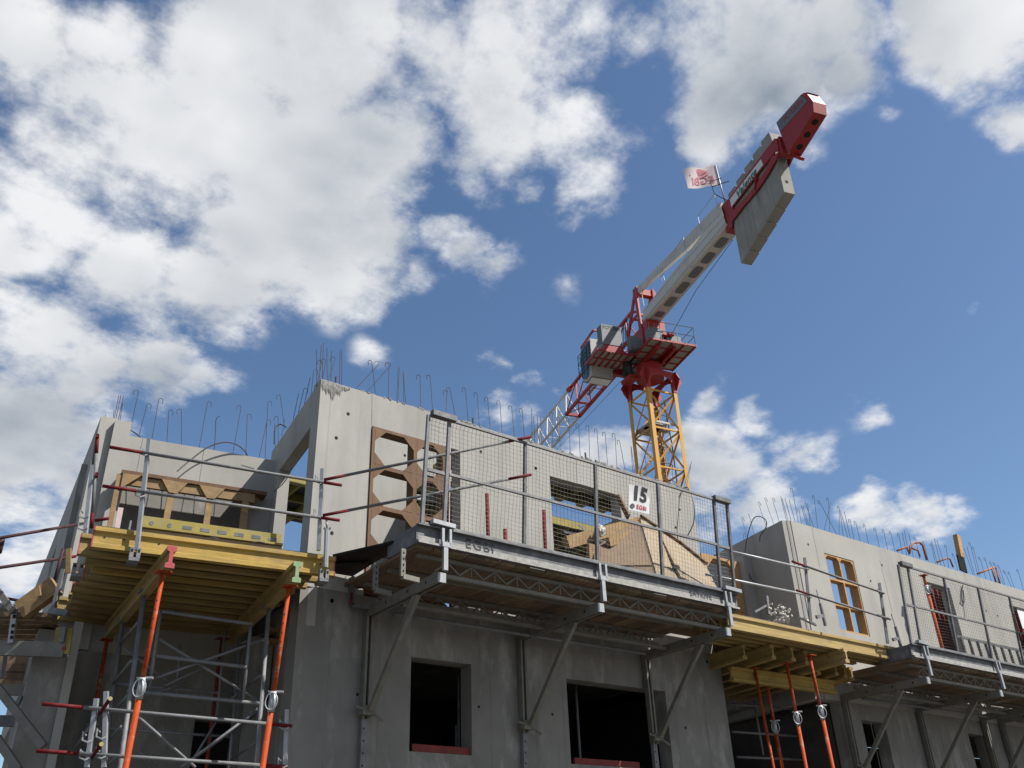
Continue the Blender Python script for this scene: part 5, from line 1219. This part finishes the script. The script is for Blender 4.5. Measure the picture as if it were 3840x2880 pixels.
cpart('motor_housing', 'crane_grey', lambda b: (cbox(b, -.9, -.5, -1.35, -.75, 24.75, 25.5), b.tube([CP(-.9, -1.1, 24.9), CP(-1.15, -1.1, 24.9)], .2, 12)))
# equipment boxes and hand rail
cpart('electric_cabinet', 'crane_grey', lambda b: cbox(b, -2.0, -1.55, -.87, -.14, 24.66, 25.42))
cpart('electric_cabinet', 'crane_grey', lambda b: cbox(b, -2.0, -1.3, .02, .8, 24.66, 25.12))
cpart('fan_cover', 'crane_red', lambda b: (b.tube([CP(-2.1, .05, 25.1), CP(-2.1, .35, 25.1)], .1, 10), cbox(b, -2.12, -1.6, -.2, .05, 25.0, 25.1)))
hr_ = MB()
for a in ([(-2.2, -.4), (-2.2, .5), (-2.2, 1.45)], [(-2.2, 1.45), (-1.4, 1.45), (-.4, 1.45), (.2, 1.45)]):
    for z in (25.65, 25.15): hr_.tube([CP(u, w, z) for u, w in a], .018, 5)
    for u, w in a: hr_.tube([CP(u, w, 24.62), CP(u, w, 25.65)], .018, 5)
for w in (-1.0, -.7): hr_.tube([CP(-2.2, w, 24.62), CP(-2.2, w, 25.55)], .02, 5)
hr_.build('hand_rail', 'crane_grey', cr)
# maker's panel and operator's cab
pn = cpart('maker_panel', 'crane_grey', lambda b: cbox(b, -.60, -.54, -2.72, -1.65, 24.98, 26.12))
cpart('panel_cheek', 'crane_grey', lambda b: b.prism([CP(-.54, -2.72, 26.12), CP(-.54, -2.72, 24.98), CP(-.25, -2.8, 25.1), CP(-.25, -2.8, 26.05)], CW * .03))
cpart('panel_base', 'crane_red', lambda b: cbox(b, -.58, -.1, -2.65, -1.6, 24.66, 24.96))
lettering('maker_name', 'POTAIN', .27, CP(-.605, -2.17, 25.95), CW, UZ, 'ink_black', pn, .012, 1.0)
CB = -2.72
cab = cpart('operator_cab', 'cab_white', lambda b: b.prism([CP(.75, CB, 24.66), CP(.75, CB, 26.1), CP(1.9, CB, 26.05), CP(2.15, CB, 25.6), CP(2.0, CB, 24.3), CP(1.5, CB, 23.98), CP(.9, CB, 24.02), CP(.8, CB, 24.66)], CW * 1.15))
for pts in ([CP(.95, CB - .01, 25.1), CP(.95, CB - .01, 26.1), CP(1.85, CB - .01, 26.1), CP(2.08, CB - .01, 25.55), CP(1.96, CB - .01, 24.4), CP(1.5, CB - .01, 24.15), CP(1.2, CB - .01, 24.2)],):
    MB().prism(pts, -CW * .015).build('side_window', 'glass', cab)
MB().prism([CP(1.93, CB + .05, 26.03), CP(2.17, CB + .05, 25.6), CP(2.02, CB + .05, 24.3), CP(1.52, CB + .05, 23.96), CP(1.56, CB + .05, 23.93), CP(2.06, CB + .05, 24.28), CP(2.21, CB + .05, 25.6), CP(1.97, CB + .05, 26.05)], CW * 1.05).build('windscreen', 'glass', cab)
MB().prism([CP(1.0, CB + .05, 23.99), CP(1.5, CB + .05, 23.94), CP(1.5, CB + .05, 23.92), CP(1.0, CB + .05, 23.97)], CW * 1.05).build('floor_window', 'glass', cab)
lettering('maker_name', 'POTAIN', .26, CP(.86, CB - .012, 25.40), UZ, CU, 'ink_black', cab, .01, 1.0)
cg = MB()
for u in (.55, 1.0, 1.5, 2.1): cg.tube([CP(u, CB - .12, 24.4 if u > .6 else 24.7), CP(u, CB - .12, 25.75)], .02, 5)
for z in (25.75, 25.3, 24.8): cg.tube([CP(.5, CB - .12, z), CP(2.15, CB - .12, z), CP(2.3, CB + .4, z)], .02, 5)
cg.build('cab_guard', 'crane_dark', cr)
cpart('cab_roof_frame', 'crane_red', lambda b: (b.beam(CP(.3, CB, 26.3), CP(1.9, CB, 26.2), .08, .1), b.beam(CP(.3, CB + .4, 26.35), CP(.3, CB, 26.3), .1, .1)))
# A-frame head
for s in (-.46, .46):
    b = MB(); b.beam(CP(-.40, s, 28.75), CP(-.5, s, 26.3), .09, .26, CU).beam(CP(-.38, s, 28.7), CP(1.05, s, 26.4), .09, .20, CU).beam(CP(-.45, s, 27.3), CP(.55, s, 27.2), .06, .1)
    b.prism([CP(-.62, s - .05, 28.85), CP(-.18, s - .05, 28.85), CP(-.2, s - .05, 28.2), CP(-.6, s - .05, 28.2)], CW * .1)
    b.build('head_frame', 'crane_red', cr)
for a_, b_, w_, h_ in (((-.4, -.46, 28.6), (-.4, .62, 28.6), .3, .34), ((-.45, -.46, 27.2), (-.45, .46, 27.2), .12, .12), ((.3, -.46, 27.4), (.3, .46, 27.4), .1, .1)): MB().beam(CP(*a_), CP(*b_), w_, h_).build('head_crossbeam', 'crane_red', cr)
cpart('head_ladder', 'crane_dark', lambda b: [b.tube([CP(.7 + .25 * k, -.62, 26.6 - .1 * k), CP(.5 + .25 * k, -.62, 27.5 - .1 * k)], .02, 5) for k in range(5)] + [b.tube([CP(.45, -.62, 27.55), CP(1.0, -.62, 27.35), CP(1.7, -.62, 27.0)], .02, 5)])
# jib: triangular lattice, red first then white
JB, JT = 26.5, 28.4
def lattice(u0, u1, m, nm, r=.062, ut0=None, ut1=None):
    ut0 = u0 if ut0 is None else ut0; ut1 = u1 if ut1 is None else ut1
    for s in (-.43, .43):
        MB().beam(CP(u0, s, JB), CP(u1, s, JB), r * 2, r * 2).build(nm + '_chord', m, cr)
    MB().beam(CP(ut0, 0, JT), CP(ut1, 0, JT), r * 1.7, r * 1.7).build(nm + '_chord', m, cr)
    n = max(1, round((u1 - u0) / 1.55)); du = (u1 - u0) / n
    for k in range(n):
        a, c = u0 + du * k, u0 + du * (k + 1)
        for s in (-.43, .43):
            b = MB(); b.tube([CP(a, s, JB), CP((a + c) / 2, 0, JT)], .034, 6).tube([CP((a + c) / 2, 0, JT), CP(c, s, JB)], .034, 6); b.build(nm + '_lacing', m, cr)
        s = 1 if k % 2 else -1
        MB().tube([CP(a, -.43 * s, JB), CP(c, .43 * s, JB)], .028, 6).tube([CP(a, -.43, JB), CP(a, .43, JB)], .03, 6).build(nm + '_lacing', m, cr)
lattice(1.0, 9.5, 'crane_red', 'jib', .08)
MB().beam(CP(9.45, -.5, JB), CP(9.45, .5, JB), .16, .16).build('jib_end_beam', 'crane_red', cr)
MB().beam(CP(7.9, -.43, JB), CP(7.9, .43, JB), .1, .1).build('jib_cross_beam', 'crane_red', cr)
lattice(9.5, 41.0, 'crane_white', 'outer_jib', .058)
MB().beam(CP(.4, 0, 28.0), CP(1.1, 0, JT), .12, .12).build('jib_tie', 'crane_red', cr)
MB().tube([CP(9.4, 0, JT - .02), CP(9.85, 0, JT - .02)], .17, 10).build('jib_joint', 'crane_red', cr)
cpart('jib_walkway', 'grating', lambda b: cbox(b, 2.0, 7.0, -.2, -.02, JB + .02, JB + .05))
MB().tube([CP(4.0, .5, 25.9), CP(16, .46, 26.1), CP(40, .3, 26.2)], .014, 4).tube([CP(.5, .2, 28.2), CP(20, .05, 28.75)], .012, 4).build('hoist_rope', 'crane_dark', cr)
# counter-jib box girder
HC = .43
girder = cpart('counter_jib', 'crane_white', lambda b: (b.prism([CP(-.7, -HC, 26.62), CP(-.9, -HC, 27.15), CP(-8.55, -HC, 27.45), CP(-8.7, -HC, 26.62)], CW * .03), b.prism([CP(-.7, HC, 26.62), CP(-.9, HC, 27.15), CP(-8.55, HC, 27.45), CP(-8.7, HC, 26.62)], CW * -.03),
    cbox(b, -8.7, -.75, -HC + .08, HC - .08, 26.5, 26.53), b.prism([CP(-.75, -HC, 26.63), CP(-8.7, -HC, 26.63), CP(-8.7, -HC + .1, 26.5), CP(-.75, -HC + .1, 26.5)], UZ * .03), b.prism([CP(-.75, HC, 26.63), CP(-8.7, HC, 26.63), CP(-8.7, HC - .1, 26.5), CP(-.75, HC - .1, 26.5)], UZ * .03),
    cbox(b, -8.5, -.9, -HC, HC, 27.1, 27.13)))
for k, (ua, ub) in enumerate(((-1.45, -1.95), (-2.4, -3.25), (-3.55, -4.5), (-4.85, -5.75), (-6.0, -6.85), (-7.2, -7.95))):
    c = (ua + ub) / 2; hu = (ub - ua) / 2; oc = []
    for k2_ in range(12):
        a = 2 * math.pi * (k2_ + .5) / 12; oc.append(CP(c + hu * max(-1, min(1, 1.25 * math.cos(a))), .22 * max(-1, min(1, 1.3 * math.sin(a))), 26.497))
    MB().prism(oc, -UZ * .003).build('girder_opening', 'crane_grey', girder)
tie = cpart('counter_jib_tie', 'crane_white', lambda b: b.prism([CP(-.5, -.46, 28.78), CP(-8.6, -.46, 27.85), CP(-8.5, -.46, 27.3), CP(-5.5, -.46, 27.55), CP(-.55, -.46, 28.45)], CW * .16))
cpart('side_plate', 'crane_white', lambda b: b.prism([CP(-6.0, -HC - .015, 27.3), CP(-8.6, -HC - .015, 27.6), CP(-8.7, -HC - .015, 27.0), CP(-5.0, -HC - .015, 27.1)], CW * .012))
for (ua, ub, z) in ((-1.2, -3.2, 27.2), (-3.4, -5.6, 27.25), (-7.0, -8.5, 27.5)):
    MB().tube([CP(ua, -HC - .1, z), CP(ua, -HC - .14, z + .8), CP(ub, -HC - .14, z + .9), CP(ub, -HC - .1, z + .05)], .016, 5).build('walkway_rail', 'galv', cr)
MB().tube([CP(-8.0, .35, 26.45), CP(-4.5, .4, 26.1), CP(-2.1, .25, 25.1)], .016, 4).build('hoist_rope', 'crane_dark', cr)
# counterweight frame, name board, concrete slabs, winch house
FW = .31
for s in (-1, 1):
    w = FW * s
    fr = MB(); P2 = lambda u, z: CP(u, w, z)
    arc = [(-8.96, 26.17), (-9.25, 26.45), (-9.9, 26.52), (-10.45, 26.5), (-11.2, 26.52), (-11.8, 26.62), (-12.4, 26.82), (-12.76, 27.02)]
    inner = [(-12.3, 27.2), (-11.7, 26.92), (-11.0, 26.8), (-10.2, 26.8), (-9.7, 26.85), (-9.3, 27.05)]
    fr.prism([P2(-8.47, 27.72), P2(-8.53, 26.54), P2(-8.96, 26.17), P2(-9.1, 26.5), P2(-9.3, 27.05), P2(-9.18, 27.64)], CW * (.05 * s))
    fr.prism([P2(-9.18, 27.64), P2(-9.3, 27.05), P2(-12.5, 27.24), P2(-12.76, 27.1), P2(-12.8, 27.7), P2(-12.68, 27.82)], CW * (.05 * s))
    fr.prism([P2(*q) for q in [(-9.1, 26.45)] + arc[1:]] + [P2(*q) for q in inner[:-1]] + [P2(-9.25, 26.9)], CW * (.052 * s))
    fr.beam(P2(-10.9, 26.6), P2(-11.2, 27.2), .06, .2, CW)
    f = fr.build('counterweight_frame', 'crane_red', cr)
    if s < 0:
        MB().prism([CP(-9.22, w - .055, 27.52), CP(-9.22, w - .055, 27.10), CP(-11.72, w - .055, 27.27), CP(-11.66, w - .055, 27.62)], -CW * .012).build('name_board', 'sign_white', f)
        d = CP(-11.7, 0, 27.445) - CP(-9.22, 0, 27.31); L_ = d.length; d.normalize()
        lettering('name_lettering', 'Valente', .46, CP(-10.46, w - .071, 27.34), d, UZ, 'ink_green', f, .020, 1.10, .2)
cpart('frame_end', 'crane_red', lambda b: cbox(b, -12.9, -12.65, -FW, FW, 26.9, 27.75))
cpart('frame_end', 'crane_red', lambda b: cbox(b, -8.8, -8.45, -FW, FW, 26.3, 27.6))
cpart('end_stay', 'crane_red', lambda b: b.beam(CP(-12.9, .1, 26.9), CP(-13.4, .1, 26.2), .2, .12))
for k in range(5):
    u0 = -8.98 - .69 * k; zb = 24.30 + .20 * k; zt = 28.02 + .13 * k
    bk = MB(); W2 = .25
    prof = [(u0, zb), (u0 - .0, 26.9), (u0 - .02, zt), (u0 - .60, zt), (u0 - .675, zt - .15), (u0 - .675, zb + .16)]
    if k == 4: prof = [(u0, zb), (u0, zt), (u0 - .6, zt - .02), (u0 - .68, zt - .6), (u0 - .68, zb + 1.0), (u0 - .68, zb + .18)]
    bk.prism([CP(u, -W2, z) for u, z in prof], CW * (2 * W2)); o = bk.build('counterweight_slab', 'concrete_block', cr)
    MB().tube([CP(u0 - .3, -.12, zt), CP(u0 - .3, -.12, zt + .1), CP(u0 - .42, -.12, zt + .1), CP(u0 - .42, -.12, zt)], .03, 6).build('lifting_eye', 'crane_dark', o)
    if k == 4: MB().tube([CP(u0 - .679, -.02, zb + .75), CP(u0 - .685, -.02, zb + .75)], .08, 12).build('lifting_hole', 'hole', o)
prof = [(-12.95, 28.44), (-14.62, 28.32), (-14.9, 28.1), (-15.1, 27.45), (-15.0, 27.0), (-13.2, 26.56)]
wh = cpart('winch_house', 'crane_red', lambda b: b.prism([CP(u, -.32, z) for u, z in prof], CW * .58))
MB().prism([CP(-12.97, -.325, 28.40), CP(-14.6, -.325, 28.28), CP(-14.85, -.325, 27.72), CP(-13.06, -.325, 27.82)], -CW * .008).build('grey_panel', 'crane_grey', wh)
lettering('panel_lettering', 'POTAIN', .34, CP(-14.0, -.335, 28.06), (CP(-14.6, 0, 28.22) - CP(-12.97, 0, 28.34)).normalized(), UZ, 'crane_red', wh, .01, 1.0)
dn = (CP(-15.0, 0, 27.0) - CP(-13.2, 0, 26.56)); nn = dn.cross(CW).normalized(); nn = nn if nn.z < 0 else -nn
for f in (.2, .5, .8):
    p = CP(-13.2, -.03, 26.56) + dn * f; MB().tube([p + nn * .002, p + nn * .012], .13, 16).build('vent_hole', 'hole', wh)
MB().prism([CP(-14.66, -.30, 28.325), CP(-14.93, -.30, 28.1), CP(-14.93, .22, 28.1), CP(-14.66, .22, 28.325)], CU * -.02).build('end_cover', 'crane_grey', wh)
# flag on its staff
st_ = MB().tube([CP(-8.75, -.28, 27.6), CP(-8.55, -.28, 30.1)], .035, 7).build('flag_staff', 'galv', cr, True)
MB().tube([CP(-8.9, -.3, 27.75), CP(-8.75, -.75, 28.1), CP(-8.65, -.8, 28.9), CP(-8.9, -.35, 29.0)], .02, 5).tube([CP(-9.3, -.3, 28.5), CP(-8.7, -.8, 28.55)], .02, 5).build('ladder_cage', 'crane_dark', cr)
def flagP(x, y):      # x 0..1.9 away from the staff, y -.55..+.55
    s = x / 1.75; b_ = CP(-8.60, -.28, 29.43) + V(0, 0, y) + CU * (y * .06)
    return b_ + V(-.80, .60, 0) * (x * .86) + UZ * (-.06 * s - .16 * s * s + .05 * math.sin(6.5 * s + y * 2)) + V(.6, .8, 0) * (.16 * math.sin(5.5 * s + y * 1.5) * s)
fl = MB(); nx, ny = 26, 14
fl.add([flagP(1.75 * i / nx, -.6 + 1.2 * j / ny) for j in range(ny + 1) for i in range(nx + 1)], [(j * (nx + 1) + i, j * (nx + 1) + i + 1, (j + 1) * (nx + 1) + i + 1, (j + 1) * (nx + 1) + i) for j in range(ny) for i in range(nx)])
fo = thing('flag', 'white company flag with pink lettering flying from the crane counterweight', 'flag', tuple(flagP(0, 0)))
fl.build('cloth', 'flag_white', fo, True)
for sgn in (-1, 1):
    off = V(.6, .8, 0) * (.012 * sgn)
    lettering('company_name', 'EGBI', .58, (0, 0, 0), UZ, UZ, 'ink_pink', fo, .012, 1.05, 0, (lambda o_: (lambda x, y: flagP(.86 + x, -.24 + y) + o_))(off))
    lm = MB()
    for pts in ([(.45, .30), (.95, .52), (1.5, .30), (1.0, .10)], [(.45, .22), (1.0, .02), (1.5, .22), (1.5, .10), (1.0, -.06), (.45, .10)]):
        vs = []; 
        lm.add([flagP(x, y) + off for x, y in pts], [tuple(range(len(pts)))])
    lm.build('logo_mark', 'ink_pink', fo)
